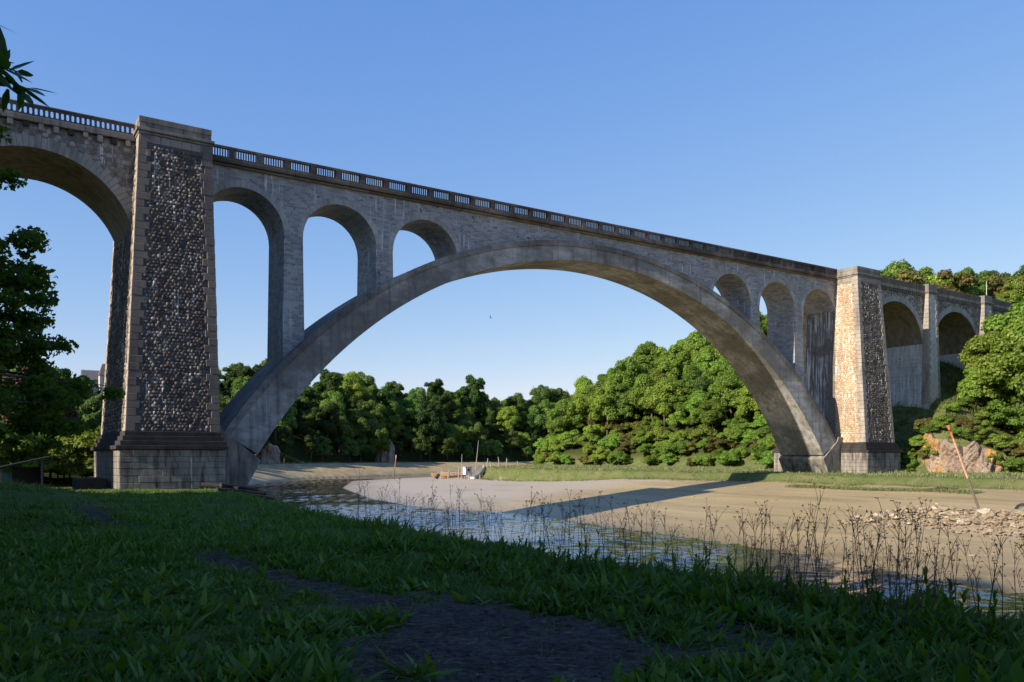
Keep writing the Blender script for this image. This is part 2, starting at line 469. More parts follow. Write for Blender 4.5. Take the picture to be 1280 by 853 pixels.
t = NT('ground_surface')
sep = t.n('ShaderNodeSeparateColor'); t.l(t.attr('mask', 'Color'), sep.inputs[0])
pos = t.world((1,1,1))
nA = t.noise(pos, .35, 5, .6); nB = t.noise(pos, 2.5, 6, .65); nC = t.noise(pos, 14, 6, .7)
mudn = t.noise(t.world((.5,.06,1)), .5, 6, .6)
mudc = t.mix(t.ramp(mudn, [(.35,0),(.65,1)]), (.42,.32,.165), (.29,.215,.105))
mudc = t.mix(t.ramp(nA, [(.5,0),(.7,.5)]), mudc, (.42,.30,.12))
mud2 = t.noise(t.world((.40,.035,1)), .8, 6, .68)
mudc = t.mix(t.ramp(mud2, [(.50,0),(.60,.7)]), mudc, (.24,.175,.075))
mudc = t.mix(sep.outputs[2], mudc, (.40,.325,.235))
algae = t.noise(t.world((.22,.07,1)), .55, 5, .6)
mudc = t.mix(t.ramp(algae, [(.55,0),(.66,.45)]), mudc, (.22,.20,.075))
gpos = t.n('ShaderNodeNewGeometry'); gsep = t.n('ShaderNodeSeparateXYZ'); t.l(gpos.outputs['Position'], gsep.inputs[0])
damp = t.ramp(t.math('ADD', t.math('MULTIPLY', gsep.outputs[2], .8), t.math('MULTIPLY', mudn, .5)), [(.18,.75),(.85,0)])
mudc = t.mix(damp, mudc, t.mix(1.0, mudc, (.55,.53,.52), 'MULTIPLY'))
mudc = t.mix(.55, mudc, t.ramp(nC, [(.2,.6),(.8,1.3)]), 'MULTIPLY')
grc = t.mix(t.ramp(nB, [(.3,0),(.7,1)]), (.075,.105,.035), (.13,.145,.05))
grc = t.mix(t.ramp(nA, [(.45,0),(.65,.6)]), grc, (.17,.155,.075))
dic = t.mix(t.ramp(nB, [(.3,0),(.7,1)]), (.062,.049,.040), (.125,.103,.084))
dic = t.mix(.9, dic, t.ramp(nC, [(.3,.2),(.75,1.9)]), 'MULTIPLY')
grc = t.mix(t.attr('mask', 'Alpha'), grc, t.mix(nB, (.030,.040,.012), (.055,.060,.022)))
col = t.mix(sep.outputs[0], mudc, grc); col = t.mix(sep.outputs[1], col, dic)
geo = t.n('ShaderNodeNewGeometry'); sx = t.n('ShaderNodeSeparateXYZ'); t.l(geo.outputs['Position'], sx.inputs[0])
wet = t.math('SUBTRACT', 1.0, t.math('MINIMUM', t.math('MULTIPLY', t.math('MAXIMUM', t.math('SUBTRACT', sx.outputs[2], .1), 0.0), .32), 1.0))
rough = t.math('ADD', .36, t.math('MULTIPLY', t.math('SUBTRACT', 1.0, wet), .45))
rough = t.math('MAXIMUM', rough, t.math('MULTIPLY', sep.outputs[0], .95))
rough = t.math('MAXIMUM', rough, t.math('MULTIPLY', sep.outputs[1], .85))
rough = t.math('SUBTRACT', rough, t.math('MULTIPLY', sep.outputs[2], .04))
bmp = t.bump(t.math('ADD', nB, t.math('MULTIPLY', nC, .9)), .7, .09)
gb = t.bsdf(col, rough, bmp, .45)
spc = t.math('MULTIPLY', t.math('MULTIPLY', t.math('SUBTRACT', 1.0, sep.outputs[0]), t.math('SUBTRACT', 1.0, sep.outputs[1])), .45)
t.l(spc, gb.node.inputs['Specular IOR Level'])
M['ground'] = t.done(gb)
tm.materials.append(M['ground'])
obj('ground', tm, kind='structure')

# water
t = NT('river_water')
wv = t.noise(t.world((1.0,1.6,1)), 1.6, 3, .5); wv2 = t.noise(t.world((.12,.3,1)), .5, 3, .5)
nw = t.noise(t.world((.03,.03,1)), .6, 3)
wc = t.mix(t.ramp(nw, [(.35,0),(.65,1)]), (.085,.075,.055), (.07,.065,.05))
M['water'] = t.done(t.bsdf(wc, .07, t.bump(t.math('ADD', t.math('MULTIPLY', wv, 1.0), wv2), .35, .05), .7))
wx = axis([(-2600,-200,400),(-200,16,36),(16,66,.38),(66,112,.8),(112,400,30),(400,3000,400)])
wy = axis([(-600,8,76),(8,122,.42),(122,262,.7),(262,500,20),(500,3600,400)])
WX, WY = np.meshgrid(wx, wy, indexing='ij'); WZ = np.zeros_like(WX)
wr = np.random.default_rng(90)
wph = vnoise(WX/7, WY/7, 91); fineg = ((WX < 66) & (WY < 122)).astype(float)
for i in range(18):                       # wind ripples: short crossing waves
    lam = wr.uniform(.9,2.6); th = wr.normal(1.0, .55); k = 2*math.pi/lam
    WZ += (.0072*lam*np.sin(k*(WX*math.cos(th) + WY*math.sin(th)) + wr.uniform(0,6.28) + wr.uniform(-2,2)*wph)) * (1.0 if lam > 1.8 else fineg)
WZ *= (.55 + .9*vnoise(WX/14, WY/9, 88)) * (WX > 16)*(WX < 112)*(WY > 8)*(WY < 262)
wi = np.arange(WX.size).reshape(WX.shape)
wq = np.stack([wi[:-1,:-1], wi[1:,:-1], wi[1:,1:], wi[:-1,1:]], -1).reshape(-1, 4)
obj('river_water', mesh_np('river_water', np.stack([WX, WY, WZ], -1), [wq], [M['water']], smooth=True), kind='structure')

# ------------------------------------------------------------------ the viaduct
VIA = thing('railway_viaduct', 'grey stone railway viaduct with one huge concrete arch leaping over the muddy river', 'bridge', (68.3, 86.55, 4.0))
Y0 = 86.55
CX = 68.3
HWC = 2.65            # half width of the central spandrels
HWA = 4.75            # half width of the old approach viaducts
ZC = EYE + 28.9       # underside of the cornice
RI, ZI = 52.8, EYE + 25.3 - 52.8      # intrados circle of the big arch
AMAX = 58.4

def rib_core_t(a): return 1.75 + 1.55*(abs(a)/AMAX)**1.5
def rib_hw(a): return 3.0 + 1.2*(abs(a)/AMAX)**2
def rib_pt(a, off):
    r = RI + off; return CX + r*math.sin(R(a)), ZI + r*math.cos(R(a))
KERB = .65
ang = np.linspace(-AMAX-6, AMAX+6, 400)
ex_x = np.array([rib_pt(a, rib_core_t(min(abs(a), AMAX))+KERB)[0] for a in ang]); ex_z = np.array([rib_pt(a, rib_core_t(min(abs(a), AMAX))+KERB)[1] for a in ang])
def extrados(x): return float(np.interp(x, ex_x, ex_z))

def arc_block(a0, a1, o0f, o1f, hwf, grow=0.0, n=3, y_in=None):
    """curved block between angles, offsets given as functions of the angle"""
    m = MB(); rows = []
    for i in range(n+1):
        a = a0 + (a1-a0)*i/n
        h = hwf(a) + grow
        p0 = rib_pt(a, o0f(a)); p1 = rib_pt(a, o1f(a))
        rows.append([(p0[0], Y0-h, p0[1]), (p1[0], Y0-h, p1[1]), (p1[0], Y0+h, p1[1]), (p0[0], Y0+h, p0[1])])
    for r in rows: m.v += r
    for i in range(n):
        for k in range(4):
            m.f.append((i*4+k, i*4+(k+1)%4, (i+1)*4+(k+1)%4, (i+1)*4+k))
    m.f.append((3,2,1,0)); e = n*4; m.f.append((e,e+1,e+2,e+3))
    return m

rib = arc_block(-AMAX, AMAX, lambda a: .03, lambda a: rib_core_t(a)+KERB-.05, rib_hw, -.03, 60).build('arch_rib', M['concrete'], VIA)
NS = 29
for i in range(NS):
    a0 = -AMAX + 2*AMAX*i/NS; a1 = -AMAX + 2*AMAX*(i+1)/NS; g = .012
    arc_block(a0+g, a1-g, lambda a: 0, lambda a: rib_core_t(a)-.03, rib_hw, 0, 4).build('arch_segment', M['concrete'], rib)
NK = 58
for i in range(NK):
    a0 = -AMAX + 2*AMAX*i/NK; a1 = -AMAX + 2*AMAX*(i+1)/NK; g = .012
    arc_block(a0+g, a1-g, lambda a: rib_core_t(a), lambda a: rib_core_t(a)+KERB, rib_hw, .10, 2).build('kerb_stone', M['kerb'], rib)

# skewbacks the rib springs from
for s in (-1, 1):
    poly = [(17.6,10.9),(19.6,10.9),(20.05,10.15),(23.6,7.35),(21.0,2.6),(17.6,1.0)]
    P = [(x, z) if s < 0 else (2*CX - x, z) for x, z in poly]
    if s < 0: P = P[::-1]
    m = MB(); m.prism_xz(P, Y0-4.42, Y0+4.42); m.build('skewback', M['plinth'], VIA, bevel=.05)

# spandrel wall: one solid whose lower edge follows the openings and the rib
RS = 4.15; ZSP = EYE + 27.1 - RS
left_open = [(18.15,26.45),(28.45,36.75),(38.75,47.05)]
opens = left_open + [(2*CX-b, 2*CX-a) for a, b in left_open[::-1]]
def wall_from_bottom(xs_z, ztop, hw, name, mat, parent):
    m = MB(); n = len(xs_z); o = 0
    for x, z in xs_z: m.v += [(x, Y0-hw, z), (x, Y0-hw, ztop), (x, Y0+hw, z), (x, Y0+hw, ztop)]
    for i in range(n-1):
        a, b = 4*i, 4*i+4
        if abs(xs_z[i][0]-xs_z[i+1][0]) > 1e-6:
            m.f += [(a,b,b+1,a+1), (b+2,a+2,a+3,b+3), (a+1,b+1,b+3,a+3)]
        m.f.append((b,a,a+2,b+2))
    m.f += [(0,1,3,2), (4*n-4, 4*n-2, 4*n-1, 4*n-3)]
    return m.build(name, mat, parent)
def opening_pts(x0, x1, zs, n=26):
    c = (x0+x1)/2; r = (x1-x0)/2
    return [(c - r*math.cos(math.pi*i/n), zs + r*math.sin(math.pi*i/n)) for i in range(n+1)]
pts = []
for k, (a, b) in enumerate(opens):
    if k == 3:
        for x in np.linspace(47.05, 2*CX-47.05, 60)[1:-1]: pts.append((x, extrados(x)-.5))
    for x, z in opening_pts(a, b, ZSP): pts.append((x, z))
# the two openings next to the crown run onto the rib
pts2 = []
for x, z in pts: pts2.append((x, z))
spw = wall_from_bottom(pts2, ZC, HWC, 'spandrel_wall', M['coursed'], VIA)
# below the springing: jamb of the opening beside the crown, and the piers
def pier(x0, x1, ztop, zb0, zb1, hw, name, mat, bat=.012, parent=VIA):
    m = MB(); h0, h1 = ztop - zb0, ztop - zb1
    a, b = x0 - h0*bat, x1 + h1*bat; w = hw + max(h0, h1)*bat*.8
    m.hexa([(a,Y0-w,zb0),(b,Y0-w,zb1),(b,Y0+w,zb1),(a,Y0+w,zb0),(x0,Y0-hw,ztop),(x1,Y0-hw,ztop),(x1,Y0+hw,ztop),(x0,Y0+hw,ztop)])
    return m.build(name, mat, parent)
for s in (0, 1):
    for a, b in ((26.45,28.45),(36.75,38.75)):
        x0, x1 = (a, b) if s == 0 else (2*CX-b, 2*CX-a)
        pier(x0, x1, ZSP, extrados(x0)-.5, extrados(x1)-.5, HWC, 'spandrel_pier', M['coursed'])
    # half pier against the pylon
    x0, x1 = (17.0, 18.22) if s == 0 else (2*CX-18.22, 2*CX-17.0)
    pier(x0, x1, ZC-.2, 9.0, 9.0, HWC-.02, 'end_pier', M['streaked'], .018)
# rings of wedge stones round the six openings
def ring_mesh(c, zs, r0, depth, n, face_y, out, thick=.05, gap=.012, a0=0, a1=math.pi):
    m = MB()
    for i in range(n):
        t0 = a0 + (a1-a0)*i/n + gap/r0; t1 = a0 + (a1-a0)*(i+1)/n - gap/r0
        q = []
        for rr in (r0, r0+depth*(1 + .06*((i*7) % 3 - 1))):
            for tt in (t0, t1): q.append((c - rr*math.cos(tt), zs + rr*math.sin(tt)))
        (ax,az),(bx,bz),(cx_,cz),(dx,dz) = q
        y1 = face_y + out*thick; yb = face_y - out*.1
        m.add([(ax,yb,az),(bx,yb,bz),(dx,yb,dz),(cx_,yb,cz),(ax,y1,az),(bx,y1,bz),(dx,y1,dz),(cx_,y1,cz)],
              [(0,1,2,3),(7,6,5,4),(4,5,1,0),(5,6,2,1),(6,7,3,2),(7,4,0,3)])
    return m
for a, b in opens:
    c = (a+b)/2
    for out in (-1, 1):
        ring_mesh(c, ZSP, RS, .62, 25, Y0 + out*HWC, out).build('arch_ring', M['ring'], spw)

# cornice, deck and open parapet of the central part
XA, XB = 18.3, 2*CX - 18.3
m = MB()
m.box(XA, XB, Y0-HWC-.28, Y0+HWC+.28, ZC, ZC+.24)
cor = m.build('cornice', M['cornice'], VIA, bevel=.03)
m = MB(); m.box(XA, XB, Y0-HWC-.58, Y0+HWC+.58, ZC+.24, ZC+.62); m.build('deck_slab', M['rail'], VIA, bevel=.03)
m = MB(); m.box(XA, XB, Y0-HWC+.2, Y0+HWC-.2, ZC+.62, ZC+.85); m.build('track_bed', M['ballast'], VIA)
for i, yy in enumerate((Y0-.72, Y0+.72)):
    m = MB(); m.box(-60, 178, yy-.035, yy+.035, ZC+.97, ZC+1.09); m.build('rail', M['darkwood'], VIA)
NB = 36; bw_ = (XB-XA)/NB
pm = MB(); pm.box(-.27,.27,-.15,.15,0,1.12); pmesh = pm.mesh('parapet_post', M['rail'])
bm_ = MB()
for k in range(9):
    x = -bw_/2 + .27 + (bw_-.54)*(k+.5)/9
    bm_.box(x-.055, x+.055, -.06, .06, .2, .92)
bmesh_ = bm_.mesh('baluster_set', M['rail'])
for s in (-1, 1):
    yy = Y0 + s*(HWC+.36)
    m = MB(); m.box(XA, XB, yy-.13, yy+.13, ZC+.62, ZC+.84); m.box(XA, XB, yy-.17, yy+.17, ZC+1.62, ZC+1.88)
    par = m.build('parapet', M['rail'], VIA, bevel=.02)
    for i in range(NB+1): obj('parapet_post', pmesh, par, (XA + i*bw_, yy, ZC+.56))
    for i in range(NB): obj('baluster_set', bmesh_, par, (XA + (i+.5)*bw_, yy, ZC+.66))

# ---- pylons
ZSH0, ZSH1 = EYE+2.2, EYE+29.05
def stones(P, W, H, region, name, mat, parent, size=.42, depth=(.03,.10), seed=0, wfun=None):
    """rounded stones standing proud of a face: P(a,b,n) maps face coordinates and height off the face to space"""
    r = np.random.default_rng(seed)
    rows = int(H/(size*.86)); A = []; B = []
    for j in range(rows):
        b = (j+.5)*size*.86
        n = int(W/size)+1
        a = (np.arange(n) + .5*(j % 2))*size + r.uniform(-.16,.16,n)*size
        A.append(a); B.append(np.full(n, b) + r.uniform(-.14,.14,n)*size)
    A = np.concatenate(A); B = np.concatenate(B)
    k = region(A, B); A = A[k]; B = B[k]; N = len(A)
    K = 7
    th = (np.arange(K)/K*2*math.pi)[None] + r.uniform(0, 6.28, (N,1))
    rad = size*.565*r.uniform(.86,1.12,(N,1))*r.uniform(.84,1.12,(N,K))
    asp = r.uniform(.85,1.25,(N,1))
    da = rad*np.cos(th)*asp; db = rad*np.sin(th)/asp
    d = r.uniform(*depth,(N,1))
    V = np.zeros((N, 2*K+1, 3))
    V[:,:K] = P(A[:,None]+da, B[:,None]+db, np.full((N,K), -.02))
    V[:,K:2*K] = P(A[:,None]+da*.78, B[:,None]+db*.78, d*r.uniform(.6,.95,(N,K)))
    V[:,2*K:] = P(A[:,None]+da[:,:1]*.1, B[:,None]+db[:,:1]*.1, d*1.02)
    base = (np.arange(N)*(2*K+1))[:,None]
    q = []; tr = []
    for i in range(K):
        j = (i+1) % K
        q.append(np.concatenate([base+i, base+j, base+K+j, base+K+i], 1)); tr.append(np.concatenate([base+K+i, base+K+j, base+2*K], 1))
    me = mesh_np(name, V, [np.concatenate(q), np.concatenate(tr)], [mat])
    return obj(name, me, parent, kind='stuff')

def pylon(mir):
    X = (lambda x: x) if not mir else (lambda x: 2*CX - x)
    def xl(z): f = (z-ZSH0)/(ZSH1-ZSH0); return 10.7 + (12.05-10.7)*f
    def xr(z): f = (z-ZSH0)/(ZSH1-ZSH0); return 18.55 + (18.2-18.55)*f
    def hd(z): f = (z-ZSH0)/(ZSH1-ZSH0); return 8.45 + (6.75-8.45)*f
    def ring(z, g=0): 
        a, b, h = xl(z)-g, xr(z)+g, hd(z)+g
        p = [(X(a),Y0-h,z),(X(b),Y0-h,z),(X(b),Y0+h,z),(X(a),Y0+h,z)]
        return p if not mir else [p[1],p[0],p[3],p[2]]
    m = MB(); m.hexa(ring(ZSH0) + ring(ZSH1)); sh = m.build('pylon', M['mortar_tan' if mir else 'mortar'], VIA)
    sh['label'] = 'tall tapering pylon of dark rubble stone' if not mir else 'tall tapering pylon with ochre stone on its sunlit side'
    # corner stones
    hq = .66; nq = int((ZSH1-ZSH0)/hq)
    for corner in ((0,-1),(1,-1),(0,1),(1,1)):
        for i in range(nq):
            z0 = ZSH0 + (ZSH1-ZSH0)*i/nq + .012; z1 = ZSH0 + (ZSH1-ZSH0)*(i+1)/nq - .012
            if corner[1] > 0 and (mir or corner[0]): continue
            lx, ly = (1.12,.78) if i % 2 else (.80,1.15)
            lx += random.uniform(-.1,.1); pr = .075 + random.uniform(0,.03)
            q = []
            for z in (z0, z1):
                ex = xl(z)-pr if corner[0] == 0 else xr(z)+pr; sx_ = 1 if corner[0] == 0 else -1
                ey = Y0 + corner[1]*(hd(z)+pr)
                x0, x1 = sorted((X(ex), X(ex+sx_*lx))); y0, y1 = sorted((ey, ey-corner[1]*ly))
                q += [(x0,y0,z),(x1,y0,z),(x1,y1,z),(x0,y1,z)]
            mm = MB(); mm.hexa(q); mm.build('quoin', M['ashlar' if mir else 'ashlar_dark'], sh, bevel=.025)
    # rubble faces
    H = ZSH1-ZSH0
    def Pf(a, b, n): z = ZSH0 + b; xx = 10.7 + a; return np.stack([X(xx), Y0 - (8.45 - 1.7*b/H) - n, z + n*.06], -1)
    def Rf(a, b): 
        z = b/H; return (10.7+a > 10.7+1.35*z + .92) & (10.7+a < 18.55-.35*z - .92) & (b < H-.9) & (b > .12)
    stones(Pf, 8, H, Rf, 'rubble_face', M['rubble'], sh, .35, seed=1+mir)
    for side in (0, 1):
        def Ps(a, b, n, side=side):
            z = ZSH0+b; y = Y0 - 8.4 + a
            x = (10.7 + 1.35*b/H - n) if side == 0 else (18.55 - .35*b/H + n)
            return np.stack([X(x), y, z], -1)
        def Rs(a, b): return (a > .05 + 1.7*b/H + .9) & (a < 16.8 - .9 - 1.7*b/H) & (b < H-.9) & (b > .12)
        if mir and side == 1: stones(Ps, 17, H, Rs, 'rubble_face', M['ochre'], sh, .40, (.02,.05), seed=5)
        elif not mir and side == 0: stones(Ps, 17, H, Rs, 'rubble_face', M['rubble'], sh, .40, seed=6)
        elif mir: stones(Ps, 17, H, Rs, 'rubble_face', M['rubble'], sh, .42, seed=7)
    # top band of squared stones under the cap, cap mouldings, parapet blocks
    def course(z0, z1, g0, g1, nb, mat, name, nby=6):
        """a course of blocks round the pylon"""
        zz = (z0+z1)/2
        a, b, h = xl(min(zz, ZSH1)), xr(min(zz, ZSH1)), hd(min(zz, ZSH1))
        for i in range(nb):
            e0 = a - g1 + (b-a+2*g1)*i/nb; e1 = a - g1 + (b-a+2*g1)*(i+1)/nb
            for s in (-1, 1):
                x0, x1 = sorted((X(e0+.008), X(e1-.008))); y0, y1 = sorted((Y0+s*(h+g1), Y0+s*(h-.7)))
                mm = MB(); mm.box(x0, x1, y0, y1, z0+.006, z1-.006); mm.build(name, mat, sh, bevel=.02)
        L = 2*(h-.7)
        for i in range(nby):
            y0 = Y0-(h-.7) + L*i/nby + .008; y1 = Y0-(h-.7) + L*(i+1)/nby - .008
            for e in (0, 1):
                xa = (a-g1, a+.7) if e == 0 else (b-.7, b+g1)
                x0, x1 = sorted((X(xa[0]), X(xa[1])))
                mm = MB(); mm.box(x0, x1, y0, y1, z0+.006, z1-.006); mm.build(name, mat, sh, bevel=.02)
    course(ZSH1-.72, ZSH1-.04, 0, .05, 7, M['ashlar'], 'band_stone', 9)
    course(ZSH1, ZSH1+.25, 0, .14, 4, M['cap'], 'cap_moulding', 7)
    course(ZSH1+.25, ZSH1+.52, 0, .30, 4, M['cap'], 'cap_moulding', 7)
    course(ZSH1+.52, ZSH1+1.06, 0, .05, 5, M['cap'], 'coping_stone', 8)
    course(ZSH1+1.06, ZSH1+1.60, 0, .08, 4, M['cap'], 'coping_stone', 7)
    m = MB(); m.box(*sorted((X(12.3), X(18.0))), Y0-6.4, Y0+6.4, ZSH1-.5, ZSH1+.6); m.build('cap_core', M['ballast'], sh)
    # stepped black footing, ledge, plinth
    a, b, h = xl(ZSH0), xr(ZSH0), hd(ZSH0)
    steps = [(ZSH0-.42, ZSH0, .14), (ZSH0-.84, ZSH0-.42, .34), (ZSH0-1.26, ZSH0-.84, .56), (ZSH0-1.62, ZSH0-1.26, .95)]
    for z0, z1, g in steps:
        mm = MB(); mm.box(*sorted((X(a-g), X(b+min(g,.62)))), Y0-h-g, Y0+h+g, z0+.004, z1-.004)
        mm.build('footing_course', M['black'], sh, bevel=.03)
    zl = ZSH0-1.62
    core = MB(); core.box(*sorted((X(a-.62), X(b+.42))), Y0-h-.62, Y0+h+.62, 0.5, zl-.004); core.build('plinth', M['plinth'], sh)
    zz = [zl-.004, zl-.62, zl-1.12, zl-1.68, zl-2.3, zl-2.9, zl-3.5, zl-4.1]
    for ci in range(len(zz)-1):
        z1, z0 = zz[ci], zz[ci+1]
        if mir and z1 < 4.2: break
        cuts = [0]; L = b-a+1.05
        while cuts[-1] < L-.9: cuts.append(cuts[-1]+random.uniform(.8,1.9))
        cuts[-1] = L
        for c0, c1 in zip(cuts[:-1], cuts[1:]):
            x0, x1 = sorted((X(a-.63+c0+.012), X(a-.63+c1-.012)))
            pr = .70 + random.uniform(0,.045)
            mm = MB(); mm.box(x0, x1, Y0-h-pr, Y0-h-.3, z0+.012, z1-.012); mm.build('plinth_block', M['plinth'], sh, bevel=.03)
        # side of the plinth facing the sun
        L2 = 2*(h+.60); ny_ = 9
        for i in range(ny_):
            y0 = Y0-h-.60+L2*i/ny_+.012; y1 = Y0-h-.60+L2*(i+1)/ny_-.012
            e = (a-.62-.06, a-.3) if not mir else (b+.2, b+.42+.06)
            x0, x1 = sorted((X(e[0]), X(e[1])))
            mm = MB(); mm.box(x0, x1, y0, y1, z0+.012, z1-.012); mm.build('plinth_block', M['plinth'], sh, bevel=.03)
    return sh
M['ochre'] = mat_rubble('ochre_rubble', [(0, (.44,.29,.165)), (.4, (.54,.385,.24)), (.8, (.60,.46,.31)), (1, (.66,.57,.45))], 0.54)
pylon(False); pylon(True)

# ---- old approach viaducts
RA = 8.0; ZSA = EYE + 26.7 - RA; ZTA = EYE + 28.75
HPIL = 6.0
def approach(sgn):
    mir = sgn > 0
    X = (lambda x: x) if not mir else (lambda x: 2*CX - x)
    cs = [4.0, -15.0, -34.0] if not mir else [4.0, -15.0]
    xend = -46.0 if not mir else -44.0
    xs = []
    xs.append((12.6, ZSA))
    for c in cs:
        for x, z in opening_pts(c-RA, c+RA, ZSA, 40)[::-1]: xs.append((x, z))
    xs.append((cs[-1]-RA-.001, ZSA)); xs.append((xend, ZSA))
    P = [(X(x), z) for x, z in xs]
    if not mir: P = P[::-1]
    w = wall_from_bottom(P, ZTA, HWA, 'approach_wall', M['mortar_grey'], VIA)
    # vault lining
    for c in cs:
        m = MB(); n = 40
        for i in range(n+1):
            tt = math.pi*i/n; x = c - (RA-.02)*math.cos(tt); z = ZSA + (RA-.02)*math.sin(tt)
            m.v += [(X(x), Y0-HWA-.01, z), (X(x), Y0+HWA+.01, z)]
        m.f = [(2*i, 2*i+1, 2*i+3, 2*i+2) if mir else (2*i+2, 2*i+3, 2*i+1, 2*i) for i in range(n)]
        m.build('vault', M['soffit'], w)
    # piers
    edges = [11.0] + [None]
    piers = [(c-RA-3.0, c-RA) for c in cs]
    for k, (p0, p1) in enumerate(piers):
        if k == len(piers)-1: p0 = xend
        x0, x1 = sorted((X(p0), X(p1)))
        pier(x0, x1, ZSA, 3.0, 3.0, HWA, 'approach_pier', M['inner'], .012)
    # lining against the pylon
    x0, x1 = sorted((X(12.0), X(14.0)))
    pier(x0, x1, ZSA, 3.0, 3.0, HWA, 'approach_pier', M['inner'], .045)
    # pilasters
    for k, (p0, p1) in enumerate(piers):
        m = MB()
        def rr(z, g): 
            b = (ZTA-z)*.03; hw = HWA+.95+b*.6+g
            return p0+.15-b-g, p1-.15+b+g, hw
        def lvl(z, g): a, b, h = rr(z, g); x0, x1 = sorted((X(a), X(b))); return [(x0,Y0-h,z),(x1,Y0-h,z),(x1,Y0+h,z),(x0,Y0+h,z)]
        m.hexa(lvl(3.0,0)+lvl(ZTA,0)); pil = m.build('pilaster', M['inner'], VIA)
        for z0, z1, g in ((ZTA, ZTA+.3, .1), (ZTA+.3, ZTA+.55, .25), (ZTA+.55, ZTA+1.75, .06)):
            for s in (-1, 1):
                a, b, h = rr(ZTA, g); x0, x1 = sorted((X(a), X(b))); y0, y1 = sorted((Y0+s*h, Y0+s*(HWA-.2)))
                mm = MB(); mm.box(x0, x1, y0, y1, z0+.004, z1-.004); mm.build('pilaster_cap', M['cap'], pil, bevel=.03)
        zb = max(3.0, zt(X((p0+p1)/2), Y0-6)-1)
        nq = int((ZTA-zb)/.7)
        for i in range(nq):
            z0 = ZTA-(i+1)*.7+.012; z1 = ZTA-i*.7-.012
            for e in (0, 1):
                q = []; l = .75 if (i+e) % 2 else .5; pr = .06
                for z in (z0, z1):
                    a, b, h = rr(z, pr); ea, eb = (a, a+l) if e == 0 else (b-l, b)
                    x0, x1 = sorted((X(ea), X(eb))); q += [(x0,Y0-h,z),(x1,Y0-h,z),(x1,Y0-HWA-.02,z),(x0,Y0-HWA-.02,z)]
                mm = MB(); mm.hexa(q); mm.build('quoin', M['ashlar'] if not mir or i < 60 else M['ashlar'], pil, bevel=.02)
    # wedge stones of the visible rings, one by one
    for ci, c in enumerate(cs[:2] if mir else cs[:1]):
        n = 58
        for i in range(n):
            t0 = math.pi*i/n + .0018; t1 = math.pi*(i+1)/n - .0018; dep = 1.0 + (.16 if i % 2 else -.06) + random.uniform(-.08,.08)
            q2 = [(X(c-rr_*math.cos(tt)), ZSA+rr_*math.sin(tt)) for rr_, tt in ((RA,t0),(RA,t1),(RA+dep,t1),(RA+dep,t0))]
            yb, yf = Y0-HWA+.1, Y0-HWA-.075-random.uniform(0,.025)
            m = MB(); m.add([(x,yb,z) for x,z in q2]+[(x,yf,z) for x,z in q2], [(3,2,1,0),(4,5,6,7),(0,1,5,4),(1,2,6,5),(2,3,7,6),(3,0,4,7)])
            m.build('voussoir', M['ring'] if mir else M['vstone'], w)
    # rubble of the spandrels
    x_lo = xend if mir else -12.0
    def Pw(a, b, n): xx = x_lo + a; return np.stack([X(xx), np.full_like(a, Y0-HWA) - n, ZSA+b], -1)
    def Rw(a, b):
        x = x_lo + a; z = ZSA + b; ok = (z < ZTA-.1) & (x < 12.2)
        for c in cs: ok &= np.hypot(x-c, z-ZSA) > RA+1.05
        for p0, p1 in piers: ok &= ~((x > p0-.2) & (x < p1+.2)) | (x < cs[-1]-RA-2.8)
        return ok
    stones(Pw, 12.2-x_lo, ZTA-ZSA, Rw, 'rubble_face', M['rubble_grey'], w, .46, (.03,.07), seed=20+mir)
    # inner pier face under the first vault, coursed rubble on the pylon side
    # cornice slab, corbels, parapet
    spans = [(11.9, piers[0][1]-.15)] + [(piers[k][0]+.15, piers[k+1][1]-.15) for k in range(len(piers)-1)]
    if mir: spans[-1:] = spans[-1:]; spans.append((piers[-1][0]+.15, xend))
    for hi, lo in spans:
        L = hi-lo; nb = max(1, int(round(L/1.9)))
        for i in range(nb):
            x0, x1 = sorted((X(lo+L*i/nb+.01), X(lo+L*(i+1)/nb-.01)))
            for s in (-1, 1):
                y0, y1 = sorted((Y0+s*(HWA+.42), Y0+s*(HWA-1)))
                m = MB(); m.box(x0, x1, y0, y1, ZTA+.06, ZTA+.56); m.build('cornice_block', M['cap'], w, bevel=.03)
        x0, x1 = sorted((X(hi), X(lo)))
        m = MB(); m.box(x0, x1, Y0-HWA+.9, Y0+HWA-.9, ZTA, ZTA+.62); m.build('track_bed', M['ballast'], w)
        if not mir:
            nc = int(L/1.12)
            for i in range(nc):
                if lo < -6.9: break
                x = lo + L*(i+.5)/nc; hh = (.55,.5,.42,.6)[i % 4]; ww = (.24,.2,.22)[i % 3]
                m = MB(); m.box(x-ww, x+ww, Y0-HWA-.34, Y0-HWA+.2, ZTA+.05-hh, ZTA+.05); m.build('corbel', M['vstone'] if i % 3 else M['black'], w, bevel=.03)
            # parapet pierced by upright oval slots
            nb = max(1, int(round(L/4.0))); npan = 10; wmod = L/nb/npan
            pm2 = slot_panel(wmod, npan)
            for s in (-1, 1):
                for i in range(nb): obj('parapet_panel', pm2, w, (lo+L*i/nb, Y0+s*(HWA+.2), ZTA+.56))
                m = MB(); m.box(lo, hi, Y0+s*(HWA+.2)-.15, Y0+s*(HWA+.2)+.15, ZTA+1.46, ZTA+1.62); m.build('parapet_rail', M['rail'], w, bevel=.02)
        else:
            m = MB(); n = int(L/.62)
            for i in range(n):
                x = lo + L*(i+.5)/n; xx0, xx1 = sorted((X(x-.17), X(x+.17)))
                m.box(xx0, xx1, Y0-HWA-.33, Y0-HWA+.2, ZTA-.42, ZTA+.055)
            m.build('dentil_course', M['cap'], w, kind='stuff')
